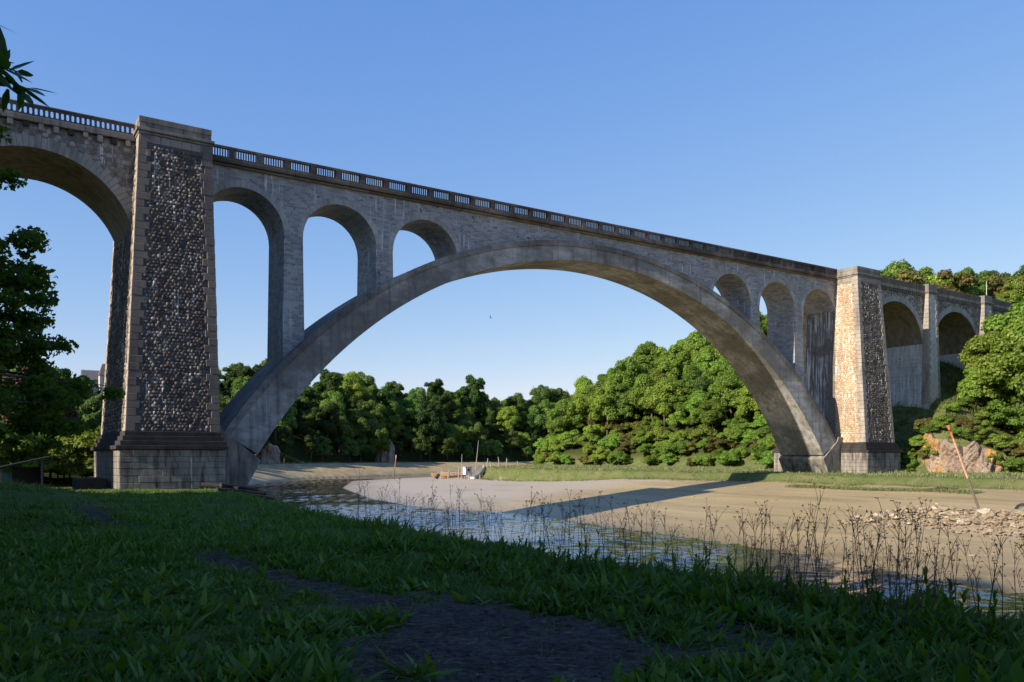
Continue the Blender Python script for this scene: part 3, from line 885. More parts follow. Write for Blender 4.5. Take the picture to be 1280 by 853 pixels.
            for s in (-1, 1):
                nb = max(1, int(round(L/2.4)))
                for i in range(nb):
                    xx0, xx1 = sorted((X(lo+L*i/nb+.01), X(lo+L*(i+1)/nb-.01)))
                    m = MB(); m.box(xx0, xx1, Y0+s*(HWA+.15)-.22, Y0+s*(HWA+.15)+.22, ZTA+.56, ZTA+1.58); m.build('parapet_block', M['capdark'], w, bevel=.03)
    return w
def slot_panel(wm, n):
    m = MB(); h = .92; K = 12
    def outline(cx):
        pts = []
        hw, hh = wm*.29, .30
        for k in range(K):
            an = 2*math.pi*k/K; c, s = math.cos(an), math.sin(an)
            pts.append((cx + hw*c, .46 + (hh-hw)*(1 if s > .01 else -1 if s < -.01 else 0) + hw*s))
        return pts
    for i in range(n):
        cx = (i+.5)*wm; ins = outline(cx); outs = []
        for k in range(K):
            an = 2*math.pi*k/K; c, s = math.cos(an), math.sin(an)
            kx = min(wm/2/abs(c) if abs(c) > 1e-6 else 1e9, (h/2)/abs(s) if abs(s) > 1e-6 else 1e9)
            outs.append((cx + max(-wm/2, min(wm/2, kx*c)), h/2 + max(-h/2, min(h/2, kx*s))))
        cor = [(cx+wm/2,h),(cx-wm/2,h),(cx-wm/2,0),(cx+wm/2,0)]
        for y, fl in ((-.09, 0), (.09, 1)):
            o = len(m.v); m.v += [(x,y,z) for x,z in outs] + [(x,y,z) for x,z in ins] + [(x,y,z) for x,z in cor]
            for k in range(K):
                j = (k+1) % K; q = (o+k, o+j, o+K+j, o+K+k); m.f.append(q if not fl else q[::-1])
            for ci, (k0, k1) in enumerate(((1,2),(4,5),(7,8),(10,11))):
                pass
            # corners
            for ci in range(4):
                ks = [k for k in range(K) if (0 < (2*math.pi*k/K - ci*math.pi/2) < math.pi/2 - 1e-6)]
                side = [k for k in range(K)]
            # fill corner triangles between outer points that lie on different sides
            for k in range(K):
                j = (k+1) % K; a, b = outs[k], outs[j]
                if abs(a[0]-b[0]) > 1e-6 and abs(a[1]-b[1]) > 1e-6:
                    ci = min(range(4), key=lambda q: (cor[q][0]-(a[0]+b[0])/2)**2 + (cor[q][1]-(a[1]+b[1])/2)**2)
                    tr = (o+k, o+2*K+ci, o+j); m.f.append(tr if not fl else tr[::-1])
        o = len(m.v); m.v += [(x,-.09,z) for x,z in ins] + [(x,.09,z) for x,z in ins]
        for k in range(K): j = (k+1) % K; m.f.append((o+k, o+j, o+K+j, o+K+k))
    return m.mesh('parapet_panel', M['rail'])
M['vstone'] = mat_stone('weathered_voussoir', (.38,.345,.30), (.27,.245,.21), 0.70, 1, .6, .5)
M['capdark'] = mat_stone('sooty_parapet', (.13,.11,.095), (.075,.066,.06), 0.8)
approach(-1); approach(1)

# ------------------------------------------------------------------ foliage
M['leaf_bright'] = mat_leaf('sunny_foliage', [(0, (.105,.175,.024)), (.5, (.175,.265,.04)), (1, (.26,.345,.07))], .42)
M['leaf_mid'] = mat_leaf('mid_foliage', [(0, (.062,.12,.024)), (.5, (.105,.175,.036)), (1, (.155,.23,.055))], .38)
M['leaf_dark'] = mat_leaf('dark_foliage', [(0, (.022,.050,.012)), (.5, (.040,.080,.016)), (1, (.070,.115,.022))], .36)
M['leaf_purple'] = mat_leaf('copper_foliage', [(0, (.05,.022,.028)), (.5, (.085,.035,.042)), (1, (.12,.055,.06))], .3, .55, .02, 1.2)
M['leaf_olive'] = mat_leaf('olive_foliage', [(0, (.085,.085,.02)), (.5, (.14,.13,.03)), (1, (.19,.17,.05))], .33)

def leaf_cloud(lobes, n, leaf, seed, up=-.55, shell=.55, outw=1.0, flat=1.0):
    """pointed leaf faces through the outer part of every lobe"""
    r = np.random.default_rng(seed)
    L = np.array(lobes, dtype=float)            # x y z r (rz/r)
    w = L[:,3]**2; w = w/w.sum()
    k = r.choice(len(L), n, p=w)
    d = r.normal(size=(n*2,3)); d /= np.linalg.norm(d, axis=1)[:,None]
    d = d[d[:,2] > up][:n]
    while len(d) < n:
        e = r.normal(size=(n,3)); e /= np.linalg.norm(e, axis=1)[:,None]; d = np.concatenate([d, e[e[:,2] > up]])[:n]
    rad = (shell + (1-shell)*r.random(n)**.6)*(1+.16*r.normal(size=n)*.6)
    p = L[k,:3] + d*rad[:,None]*L[k,3:4]*np.stack([np.ones(n), np.ones(n), L[k,4]], 1)
    nor = d*outw + r.normal(size=(n,3))*.5 + np.array([0,0,.25]); nor /= np.linalg.norm(nor, axis=1)[:,None]
    t1 = np.cross(nor, r.normal(size=(n,3))); t1 /= np.linalg.norm(t1, axis=1)[:,None]
    t2 = np.cross(nor, t1)
    s = leaf*r.uniform(.6,1.35,n)[:,None]
    bend = nor*s*.18
    V = np.stack([p - t1*s*.62, p + t2*s*.36 - t1*s*.05 + bend, p + t1*s*.68, p - t2*s*.36 - t1*s*.05 + bend], 1)
    F = np.arange(n*4).reshape(n, 4)
    return V.reshape(-1,3), F

def lobes_for(h, rad, z0, seed, n=26, spread=1.0):
    r = np.random.default_rng(seed); out = []
    zc = z0 + (h-z0)*.5; hz = (h-z0)*.5
    for i in range(n):
        d = r.normal(size=3); d /= np.linalg.norm(d)
        if d[2] < -.6: d[2] *= -.5
        s = r.uniform(.48,.92)
        lr = rad*r.uniform(.17,.36)
        out.append((d[0]*rad*s*spread, d[1]*rad*s*spread, zc + d[2]*hz*s*1.05, lr, .85))
    out.append((0,0,zc,rad*.5,1.1))
    return out

def trunk_mesh(name, h, r0, lobes, seed, mat, nl=6):
    r = random.Random(seed); m = MB()
    top = Vector((r.uniform(-.4,.4), r.uniform(-.4,.4), h*.72))
    pts = [Vector((0,0,-.6)), Vector((r.uniform(-.1,.1), r.uniform(-.1,.1), h*.2)), Vector((r.uniform(-.3,.3), r.uniform(-.3,.3), h*.45)), top]
    m.tube(pts, [r0*1.25, r0*.95, r0*.65, r0*.2], 7)
    for i in range(nl):
        L = lobes[r.randrange(len(lobes))]
        f = r.uniform(.35,.9); a = pts[1].lerp(top, f); b = Vector(L[:3]); mid = a.lerp(b, .5) + Vector((0,0,-.05*h*r.random()))
        m.tube([a, mid, b], [r0*.42, r0*.28, r0*.08], 5)
    return m.mesh(name, mat, True)

PROTO = []
def proto(h, rad, z0, n, leaf, seed, mat, nl=26, up=-.55, spread=1.0):
    lb = lobes_for(h, rad, z0, seed, nl, spread)
    V, F = leaf_cloud(lb, n, leaf, seed, up)
    return (mesh_np('crown', V, [F], [mat]), trunk_mesh('trunk', h, .022*h, lb, seed, M['bark']), h, rad)
T_BRIGHT = [proto(11, 4.6, 0.2, 20000, .35, 31+i, M['leaf_bright'], 48) for i in range(3)]
T_BR2 = [proto(13, 4.2, 0.5, 18000, .35, 41+i, M['leaf_mid'], 46) for i in range(2)]
T_BUSH = [proto(4.2, 3.4, -.6, 9000, .27, 51+i, M['leaf_bright'], 26, -.2) for i in range(3)] + [proto(3.4, 3.0, -.6, 8500, .26, 53, M['leaf_olive'], 24, -.2)]
T_FAR = [proto(17, 6.6, 0.3, 19000, .47, 61+i, M['leaf_mid'], 50) for i in range(2)] + [proto(20, 5.6, 0.6, 19000, .47, 65, M['leaf_dark'], 50), proto(16, 6.8, 0.3, 19000, .47, 66, M['leaf_mid'], 46), proto(17, 6.2, 0.3, 19000, .47, 67, M['leaf_bright'], 46)]
T_OLIVE = [proto(10, 4.4, .6, 11000, .40, 71, M['leaf_olive'], 40)]
T_DARK = [proto(24, 8.2, 3.5, 15000, .62, 81+i, M['leaf_dark'], 36) for i in range(2)]

def plant(pr, name, x, y, s, label, cat, group, rz=None, zoff=0, sz=1.0):
    z = zt(x, y) + zoff
    t = thing(name, label, cat, (x, y, z), group)
    t.rotation_euler = (0, 0, random.uniform(0, 6.28) if rz is None else rz); t.scale = (s, s, s*sz)
    for me, nm in ((pr[0], 'crown'), (pr[1], 'trunk')):
        c = bpy.data.objects.new(nm, me); COL.objects.link(c); c.parent = t
    return t

C33, S33 = math.cos(R(33.1)), math.sin(R(33.1))
def proj(x, y, z):
    D = x*S33 + y*C33; lat = x*C33 - y*S33
    return 640 + lat/D*1020.4, 570 - (z-EYE)/D*1020.4, D

def scatter(n_try, box, ok, dmin, seed):
    r = np.random.default_rng(seed); P = []; cell = {}
    xs = r.uniform(box[0], box[1], n_try); ys = r.uniform(box[2], box[3], n_try)
    keep = ok(xs, ys)
    for x, y in zip(xs[keep], ys[keep]):
        k = (int(x//dmin), int(y//dmin)); good = True
        for i in (-1,0,1):
            for j in (-1,0,1):
                for q in cell.get((k[0]+i, k[1]+j), ()):
                    if (q[0]-x)**2 + (q[1]-y)**2 < dmin*dmin: good = False
        if good: cell.setdefault(k, []).append((x, y)); P.append((float(x), float(y)))
    return P
def inframe(x, y, z, lo, hi): px, py, D = proj(x, y, z); return (D > 5) & (px > lo) & (px < hi)

# wooded spur beyond the arch
def ok_spur(x, y):
    d = sdist(PH, x, y); px, py, D = proj(x, y, 5)
    return (d > 2.5) & (d < 62) & (y > 100) & (px > 560) & (px < 1110) & (D < 330)
for x, y in scatter(6000, (125, 300, 100, 300), ok_spur, 4.5, 3):
    d = float(sdist(PH, np.array([x]), np.array([y]))[0])
    if d > 34 and random.random() < .5: continue
    k = random.random()
    if d < 6: plant(random.choice(T_BUSH), 'bush', x, y, random.uniform(.9,1.5), 'leafy bush at the foot of the sunlit wooded spur beyond the arch', 'bush', 'bushes along the foot of the wooded spur')
    elif k < .78: plant(random.choice(T_BRIGHT), 'broadleaf_tree', x, y, random.uniform(.9,1.35), f'bright green broadleaf tree {"low" if d < 16 else "halfway up" if d < 30 else "near the top"} on the sunlit spur framed by the arch', 'tree', f'bright trees {"low" if d < 16 else "halfway up" if d < 30 else "near the top"} on the sunlit spur', sz=random.uniform(.85,1.15))
    else: plant(random.choice(T_BR2), 'taller_tree', x, y, random.uniform(.7,1.05), 'deeper green upright tree among brighter trees on the spur beyond the arch', 'tree', 'darker trees on the spur beyond the arch')
def ok_foot(x, y):
    d = sdist(PH, x, y); px, py, D = proj(x, y, 5)
    return (d > -1.2) & (d < 12) & (y > 97) & (px > 560) & (px < 1060) & (D < 300)
for x, y in scatter(4000, (120, 240, 97, 260), ok_foot, 2.7, 4):
    plant(random.choice(T_BUSH), 'bush', x, y, random.uniform(.65,1.15), 'leafy bush at the foot of the sunlit wooded spur beyond the arch', 'bush', 'bushes along the foot of the wooded spur')

# far wood across the bend of the river
def ok_far(x, y):
    d = -sdist(PC, x, y); px, py, D = proj(x, y, 5)
    return (d > 3) & (d < 60) & (px > 255) & (px < 720) & (D > 190) & (y > 195)
for x, y in scatter(9000, (20, 330, 190, 460), ok_far, 8.6, 5):
    d = float(-sdist(PC, np.array([x]), np.array([y]))[0])
    s = random.uniform(.5,.8) if d < 9 else random.choice((random.uniform(.7,.95), random.uniform(.8,1.1), random.uniform(1.1,1.4)))
    pr = random.choice(T_FAR); kind_ = ('dark slender' if pr is T_FAR[2] else 'bright green' if pr is T_FAR[4] else 'rounded green')
    where = 'at the water edge of' if d < 12 else 'in the middle of' if d < 34 else 'on the skyline of'
    plant(pr, 'woodland_tree', x, y, s, f'{kind_} tree {where} the far wood across the river bend', 'tree', f'{kind_} trees {where} the far wood', sz=random.uniform(.85,1.2))

# hillside that swallows the right end of the viaduct, in front of it
def ok_right(x, y):
    d = sdist(PH, x, y); px, py, D = proj(x, y, 5)
    return (d > 2) & (d < 60) & (y > 30) & (y < 77.5) & (px < 1400) & ~((y > 66) & (x < 137)) & ~((y > 75) & (x < 166)) & ~((y>70)&(x<144))
for x, y in scatter(4000, (126, 215, 25, 79), ok_right, 3.1, 6):
    d = float(sdist(PH, np.array([x]), np.array([y]))[0])
    if random.random() < .40 or d < 7: plant(random.choice(T_BUSH), 'bush', x, y, random.uniform(.85,1.4), 'bright leafy bush on the steep slope beside the right end of the viaduct', 'bush', 'bushes on the slope beside the viaduct')
    else: plant(random.choice(T_BRIGHT), 'broadleaf_tree', x, y, random.uniform(.5,.85), 'small broadleaf tree on the steep slope below the right end of the viaduct', 'tree', 'trees on the slope beside the viaduct')
for x, y in scatter(900, (129, 168, 66, 79.5), lambda x, y: (sdist(PH, x, y) > 3.5), 2.6, 9):
    plant(random.choice(T_BUSH), 'low_bush', x, y, random.uniform(.28,.5), 'low scrubby bush on the grassy slope above the orange rock', 'bush', 'low scrub above the orange rock')
for i in range(26):
    f = i/25; k = min(2, int(f*3)); a_, b_ = CLIFF[k], CLIFF[k+1]; g = f*3-k
    x, y = a_[0]+(b_[0]-a_[0])*g + random.uniform(.9,3.2), a_[1]+(b_[1]-a_[1])*g + random.uniform(.6,2.2)
    plant(random.choice(T_BUSH), 'low_bush', x, min(y, 77.2), random.uniform(.35,.7), 'low scrubby bush on the grassy slope above the orange rock', 'bush', 'low scrub above the orange rock', zoff=-.3)
for x, y, k in ((137.8,64.4,.8),(139.5,63.2,1.0),(141.5,64.6,1.1),(143.5,62.6,1.0),(146,61.5,1.2),(149,60,1.1),(152,58,1.2),(129.9,78.2,.45),(130.6,79.2,.5),(128.9,77.6,.4)):
    plant(random.choice(T_BUSH), 'bush', x, y, k, 'bright leafy bush on the steep slope beside the right end of the viaduct', 'bush', 'bushes on the slope beside the viaduct', zoff=-.4)
for i in range(46):
    px = 1236 + 80*random.random(); D = random.uniform(128,150); lat = (px-640)/1020.4*D; x, y = D*S33+lat*C33, D*C33-lat*S33
    if y > 78: y = random.uniform(70,77.5); x = y*1.94 + random.uniform(0,14)
    px, _, D = proj(x, y, 20)
    line = 398 - (px-1236)*1.05; top = EYE + (570-(line+random.uniform(0,110)))*D/1020.4; pr = random.choice(T_BRIGHT)
    k = (top-zt(x,y))/pr[2]
    if k < .25 or x < 146: continue
    plant(pr, 'broadleaf_tree', x, y, min(k, 1.5), 'small broadleaf tree on the steep slope below the right end of the viaduct', 'tree', 'trees on the slope beside the viaduct')
# the slope goes on beside the picture
for x, y in scatter(900, (150, 260, -60, 62), lambda x, y: (sdist(PH, x, y) > 4) & (proj(x, y, 5)[0] > 1330), 8.0, 61):
    plant(random.choice(T_BRIGHT), 'broadleaf_tree', x, y, random.uniform(.8,1.2), 'small broadleaf tree on the steep slope below the right end of the viaduct', 'tree', 'trees on the slope beside the viaduct')
# trees behind the parapet at the top of that hill
def ok_top(x, y):
    px, py, D = proj(x, y, 40)
    return (px > 1085) & (px < 1330) & (sdist(PH, x, y) > 12)
for x, y in scatter(2500, (140, 250, 98, 140), ok_top, 5.6, 7):
    k = random.random()
    plant(random.choice(T_OLIVE if k < .3 else T_BRIGHT if k < .6 else T_BR2), 'hilltop_tree', x, y, random.uniform(.8,1.2), 'tree rising behind the dark solid parapet at the top of the hill', 'tree', 'trees behind the parapet on the hilltop')
for i, px in enumerate(range(1098, 1300, 11)):
    D = random.uniform(178,200); lat = (px-640)/1020.4*D; x, y = D*S33+lat*C33, D*C33-lat*S33
    py = 342 + 9*math.sin(i*1.7) - (10 if 1105 < px < 1125 else 0) + max(0, px-1190)*.12
    pr = (T_BR2, T_OLIVE, T_OLIVE, T_BRIGHT, T_BR2, T_BRIGHT)[i % 6][0]; top = EYE + (570-py)*D/1020.4
    plant(pr, 'hilltop_tree', x, y, max(.6, (top-zt(x,y))/pr[2]), 'tree rising behind the dark solid parapet at the top of the hill', 'tree', 'trees behind the parapet on the hilltop')
# bare branched tree between them
m = MB(); bt = (176.0, 104.0)
zb_ = zt(*bt)
r_ = random.Random(4)
def twig(p, d, L, rad, dep):
    q = p + d*L; m.tube([p, p.lerp(q,.5)+Vector((r_.uniform(-.1,.1),r_.uniform(-.1,.1),0))*L, q], [rad, rad*.8, rad*.55], 4, False)
    if dep:
        for i in range(3 if dep > 1 else 4):
            e = (d + Vector((r_.uniform(-.7,.7), r_.uniform(-.7,.7), r_.uniform(-.1,.5)))).normalized(); twig(p.lerp(q, r_.uniform(.55,1)), e, L*r_.uniform(.6,.8), rad*.55, dep-1)
twig(Vector((bt[0],bt[1],zb_-1)), Vector((0,0,1)), 6.0, .2, 5)
bare = thing('bare_tree', 'leafless grey tree standing among the green trees on the hilltop', 'tree', (bt[0], bt[1], zb_))
m.build('branches', M['bark'], bare)

# trees on the left bank beyond the viaduct, seen under its first arch
def ok_leftbg(x, y):
    px, py, D = proj(x, y, 8)
    return (px > -140) & (px < 215) & (D < 210) & (x < 27)
for x, y in scatter(1500, (-60, 27, 118, 215), ok_leftbg, 8.5, 8):
    k = random.random()
    plant(random.choice(T_BRIGHT if k < .55 else T_BR2), 'riverside_tree', x, y, random.uniform(.8,1.15), 'green tree on the left bank seen beneath the first stone vault', 'tree', 'trees on the left bank beyond the viaduct')
for x, y in ((22,112),(19,121),(25,135),(14,112),(8,113)):
    plant(random.choice(T_BUSH), 'riverside_bush', x, y, 1.0, 'low bush at the water side beyond the foot of the dark pylon', 'bush', 'bushes beyond the foot of the dark pylon')
for i in range(22):
    x, y = random.uniform(-16,12), random.uniform(101,117)
    plant(random.choice(T_BUSH), 'riverside_bush', x, y, random.uniform(.9,1.6), 'low bush at the water side beyond the foot of the dark pylon', 'bush', 'bushes beyond the foot of the dark pylon')
lbp = lobes_for(13, 4.2, 2, 95, 30); V, F = leaf_cloud(lbp, 8000, .40, 95)
plant((mesh_np('crown', V, [F], [M['leaf_purple']]), trunk_mesh('trunk', 13, .3, lbp, 95, M['bark'])), 'copper_beech', 5.2, 112, 1.0, 'purple leaved copper beech seen through the left branches', 'tree', None, zoff=1.5)

# tall trees on the left bank, mostly beside the picture, that shade the foreground
for i, (x, y) in enumerate(scatter(900, (-40, -14, -34, 57), lambda x, y: (x < -14) & ~((x > -15) & (y > 24) & (y < 50)), 6.2, 12)):
    plant(random.choice(T_DARK), 'bank_tree', x, y, random.uniform(.9,1.12), 'tall dark tree of the shady grove on the near bank', 'tree', 'tall trees of the grove on the near bank')

# overhanging tree at the left edge of the picture
r_ = np.random.default_rng(77)
lob = []
def arm(p0, p1, n, r0, r1):
    for i in range(n):
        f = i/(n-1); lob.append((p0[0]+(p1[0]-p0[0])*f + r_.normal()*.25, p0[1]+(p1[1]-p0[1])*f + r_.normal()*.5, p0[2]+(p1[2]-p0[2])*f + r_.normal()*.2, r0+(r1-r0)*f, .62))
TX, TY = -6.0, 30.0
TZ = zt(TX, TY)
arms = [((-4,29,10.5),(3.0,31,10.2),9,1.35,.55), ((-4,31,12),(2.5,30,11.4),8,1.3,.5), ((-4,28,13.5),(1.6,30,13.2),8,1.3,.5), ((-4,32,15),(1.1,31,14.7),7,1.3,.45),
        ((-4,30,17),(.6,30,16.6),7,1.3,.5), ((-4,26,9.2),(1.9,27,9.3),8,1.2,.6), ((-4,34,9.4),(3.2,35,9.2),8,1.2,.6), ((-5,30,19),(-.3,30,18.4),5,1.5,.7), ((-5,24,12),(-.2,25,12),5,1.2,.6), ((-4,33,11.0),(3.9,33.5,10.4),8,1.1,.5)]
for a in arms: arm(*a)
for i in range(170):
    z = 8.0 + 11.5*r_.random(); xm = 2.9 - (z-9.5)*.27 if z > 9.5 else 2.6
    xm += 1.1*(float(vnoise(np.array([z*.8]), np.array([3.0]), 44)[0])-.5)
    lob.append((xm - .35 - r_.exponential(1.25), r_.uniform(27.5,34.5), z, r_.uniform(.22,.58), .6))
V, F = leaf_cloud([(x-TX, y-TY, z-TZ, r, f) for x, y, z, r, f in lob], 62000, .15, 78, -.9, .05, .25)
ov = thing('overhanging_tree', 'dark leafy tree reaching in over the left bank in front of the stone vault', 'tree', (TX, TY, TZ))
M['leaf_over'] = mat_leaf('overhanging_foliage', [(0,(.05,.10,.012)),(.5,(.08,.14,.02)),(1,(.13,.20,.03))], .5, .6, .0, 1.9)
c = bpy.data.objects.new('crown', mesh_np('crown', V, [F], [M['leaf_over']])); COL.objects.link(c); c.parent = ov
m = MB(); m.tube([(0,0,-.5),(.1,.1,4),(.3,-.1,8),(.2,.1,12.5)], [.42,.34,.26,.08], 8)
for (a, b, n, r0, r1) in arms:
    A = Vector((a[0]-TX, a[1]-TY, a[2]-TZ)); B = Vector((b[0]-TX, b[1]-TY, b[2]-TZ))
    m.tube([(.2,0,max(2.5, A.z-1.6)), A, A.lerp(B,.5)+Vector((0,0,.1)), B], [.15,.1,.06,.015], 5)
c = bpy.data.objects.new('trunk', m.mesh('trunk', M['bark'], True)); COL.objects.link(c); c.parent = ov

# ------------------------------------------------------------------ ground cover
def blades(bx, by, bz, L, W, az, lean, r, curl=.5):
    """leaf blades: two quads and a tip each"""
    n = len(bx)
    dx, dy = np.cos(az), np.sin(az); px, py = -dy, dx
    rows = []
    for tt, wf in ((0,.35),(.38,1.0),(.74,.72),(1.0,0)):
        h = L*(tt*np.cos(lean) - curl*.35*tt*tt*np.sin(lean)); o = L*np.sin(lean)*tt*(1+.3*tt)
        c = np.stack([bx + dx*o, by + dy*o, bz + h], 1)
        if wf: 
            wv_ = np.stack([px*W*wf, py*W*wf, .35*W*wf*np.ones(n)], 1)*.5; rows += [c-wv_, c+wv_*np.array([1,1,1])]
        else: rows.append(c)
    V = np.stack(rows, 1); b = (np.arange(n)*7)[:,None]
    Q = np.concatenate([np.concatenate([b, b+1, b+3, b+2], 1), np.concatenate([b+2, b+3, b+5, b+4], 1)])
    T = np.concatenate([b+4, b+5, b+6], 1)
    return V.reshape(-1,3), Q, T
def cover(name, pts, nb, Lr, Wr, lean, mat, seed, label, cat=None, hs=None, spread=.06, zo=-.02):
    r = np.random.default_rng(seed); n = len(pts)
    x = np.repeat(pts[:,0], nb) + r.normal(size=n*nb)*spread; y = np.repeat(pts[:,1], nb) + r.normal(size=n*nb)*spread
    z = np.repeat(terrain(pts[:,0], pts[:,1]), nb) + zo
    s = np.repeat(r.uniform(.6,1.25,n) * (hs if hs is not None else 1), nb)
    L = r.uniform(*Lr, n*nb)*s; W = r.uniform(*Wr, n*nb)*np.sqrt(s)
    V, Q, T = blades(x, y, z, L, W, r.uniform(0,6.28,n*nb), r.uniform(*lean, n*nb), r)
    return obj(name, mesh_np(name, V, [Q, T], [mat]), kind='stuff', label=label, cat=cat or name.replace('_',' '))
M['weed'] = mat_leaf('weed_leaves', [(0,(.05,.11,.015)),(.5,(.10,.185,.026)),(1,(.17,.25,.05))], .3, .6, .0, 1.6, .12)
M['grass'] = mat_leaf('grass_blades', [(0,(.05,.11,.012)),(.6,(.095,.175,.022)),(1,(.19,.22,.06))], .35, .6, .0, 1.6, .12)
M['marsh'] = mat_leaf('marsh_grass', [(0,(.15,.19,.07)),(.5,(.22,.25,.10)),(1,(.34,.33,.17))], .3, .6, .0)
M['straw'] = mat_leaf('dry_straw', [(0,(.05,.038,.028)),(.7,(.09,.07,.05)),(1,(.22,.18,.13))], .15, .8, .0)

def sample_bank(n, Dlo, Dhi, seed, power=1.0):
    r = np.random.default_rng(seed)
    D = Dlo + (Dhi-Dlo)*r.random(n)**power; px = r.uniform(-90, 1370, n); lat = (px-640)/1020.4*D
    x = D*S33 + lat*C33; y = D*C33 - lat*S33
    d = sdist(PC, x, y)
    k = (d < 2.2) & (x > -12) & (y < 74)
    return np.stack([x[k], y[k]], 1), d[k]
P, d = sample_bank(15000, 4.6, 17, 1, .8)
m_ = path_mask(P[:,0], P[:,1]); keep = rng.random(len(P)) > m_*1.03
edge = np.exp(-((d[keep]+.3)/1.2)**2)
clump = .25 + 1.3*vnoise(P[keep][:,0]/.9, P[keep][:,1]/.9, 30)**1.6 + 1.1*vnoise(P[keep][:,0]/.28, P[keep][:,1]/.28, 35)**3
cover('broad_leaved_weeds', P[keep], 8, (.06,.19), (.026,.052), (.35,1.35), M['weed'], 2, 'dark green broad leaved weeds covering the shaded near bank', 'weeds', clump*(1+.55*edge), .07)
P, d = sample_bank(9500, 4.6, 20, 3, .8)
m_ = path_mask(P[:,0], P[:,1]); keep = rng.random(len(P)) > m_*.97
cover('bank_grass', P[keep], 9, (.08,.26), (.005,.011), (.2,1.1), M['grass'], 4, 'fine green grass growing among the weeds on the near bank', 'grass', .3 + .9*vnoise(P[keep][:,0]/.8, P[keep][:,1]/.8, 31)**1.5 + .9*vnoise(P[keep][:,0]/.25, P[keep][:,1]/.25, 36)**3, .05)
P, d = sample_bank(18000, 15, 66, 5, 1.2)
m_ = path_mask(P[:,0], P[:,1]); keep = rng.random(len(P)) > m_
cover('rough_grass', P[keep], 9, (.12,.36), (.02,.05), (.3,1.25), M['weed'], 6, 'rough grass and weeds running along the bank towards the dark pylon', 'grass', .25 + 1.2*vnoise(P[keep][:,0]/2, P[keep][:,1]/2, 32)**1.5 + 1.0*vnoise(P[keep][:,0]/.6, P[keep][:,1]/.6, 37)**3, .16)
P, d = sample_bank(900, 5.0, 30, 21, .9)
m_ = path_mask(P[:,0], P[:,1]); P = P[(rng.random(len(P)) > m_*1.2) & (d < .3)]
cover('dock_clumps', P, 9, (.14,.32), (.05,.095), (.3,1.15), M['weed'], 22, 'taller clumps of broad dock leaves standing among the weeds', 'weeds', None, .08)
# straw and dead leaves on the bare earth
P, d = sample_bank(7000, 4.6, 17, 7, .8)
m_ = path_mask(P[:,0], P[:,1]); keep = rng.random(len(P)) < m_*.9 + .03
cover('dead_litter', P[keep], 2, (.03,.12), (.004,.014), (1.2,1.5), M['straw'], 8, 'dry straw and dead leaves strewn over the bare earth patch', 'litter', None, .05, .025)
# clods
def rock_mesh(seed, sub=2, rough=.35, flat=.7):
    import bmesh
    bm = bmesh.new(); bmesh.ops.create_icosphere(bm, subdivisions=sub, radius=1.0); r = random.Random(seed)
    cuts = [(Vector((r.gauss(0,1), r.gauss(0,1), r.gauss(0,1))).normalized(), r.uniform(.45,.85)) for _ in range(9)]
    for v in bm.verts:
        p = v.co.copy()
        for n_, dd in cuts:
            e = p.dot(n_) - dd
            if e > 0: p -= n_*e*.9
        p *= 1 + r.uniform(-.05,.05)*rough*3; p.z *= flat; v.co = p
    me = bpy.data.meshes.new('rock'); bm.to_mesh(me); bm.free(); return me
P, d = sample_bank(9000, 4.6, 14, 17, .8)
m_ = path_mask(P[:,0], P[:,1]); P = P[rng.random(len(P)) < m_*.45]
cl = rock_mesh(3, 1, .8, .55); cv = np.array([v.co[:] for v in cl.vertices]); cf = np.array([p.vertices[:] for p in cl.polygons])
Vc = []; Fc = []; zz_ = terrain(P[:,0], P[:,1])
for i, (p, z) in enumerate(zip(P, zz_)):
    a = rng.uniform(0,6.28); s = .006 + .04*rng.random()**2.6; rot = np.array([[math.cos(a),-math.sin(a),0],[math.sin(a),math.cos(a),0],[0,0,1]])
    Vc.append(cv@rot.T*s*rng.uniform(.7,1.3,3) + np.array([p[0],p[1],z])); Fc.append(cf + i*len(cv))
M['soil'] = mat_plain('dark_soil', (.062,.05,.042), .9, .5, 10, .6)
obj('soil_clods', mesh_np('soil_clods', np.concatenate(Vc), [np.concatenate(Fc)], [M['soil']]), kind='stuff', label='small dark clods of soil on the bare earth patch', cat='soil')

# marsh grass on the far bank
def marsh_pts(n, box, lo, hi, seed, dens=None):
    r = np.random.default_rng(seed); x = r.uniform(box[0],box[1],n); y = r.uniform(box[2],box[3],n)
    dm = sdist(PM, x, y); dh = sdist(PH, x, y); w = dm + 1.8*(vnoise(x/3, y/3, 5)-.5)
    k = (w > lo) & (dh < hi) & ~((x > 109) & (x < 127) & (y > 77) & (y < 96))
    return np.stack([x[k], y[k]], 1)
P = marsh_pts(16500, (96, 175, 5, 215), -1.0, 2.5, 9)
cover('marsh_grass', P, 6, (.28,.66), (.045,.10), (.1,.9), M['marsh'], 10, 'pale tufted salt marsh grass along the far bank', 'grass', .5+.8*vnoise(P[:,0]/4, P[:,1]/4, 33), .22)
r_ = np.random.default_rng(40)
x_ = r_.uniform(95,150,30000); y_ = r_.uniform(0,215,30000); w_ = sdist(PM, x_, y_) + 1.8*(vnoise(x_/3, y_/3, 5)-.5) + 2.2*(vnoise(x_/1.2, y_/1.2, 15)-.5)
k_ = (w_ > -2.4) & (w_ < .4) & (y_ > 5)
cover('marsh_grass', np.stack([x_[k_], y_[k_]], 1), 6, (.18,.45), (.03,.07), (.2,1.2), M['marsh'], 14, 'ragged marsh grass hanging over the mud edge of the far bank', 'grass', None, .25)
q = r_.uniform(0,1,2600); yy = 50 + 26*q; xx = 97.2 + 1.8*np.sin(q*9)*.4 + r_.normal(size=2600)*.55 - .6*(q-.5)
cover('marsh_grass', np.stack([xx, yy], 1), 6, (.2,.45), (.03,.07), (.1,.9), M['marsh'], 11, 'narrow strip of marsh grass lying on the mud below the far bank', 'grass', None, .2)
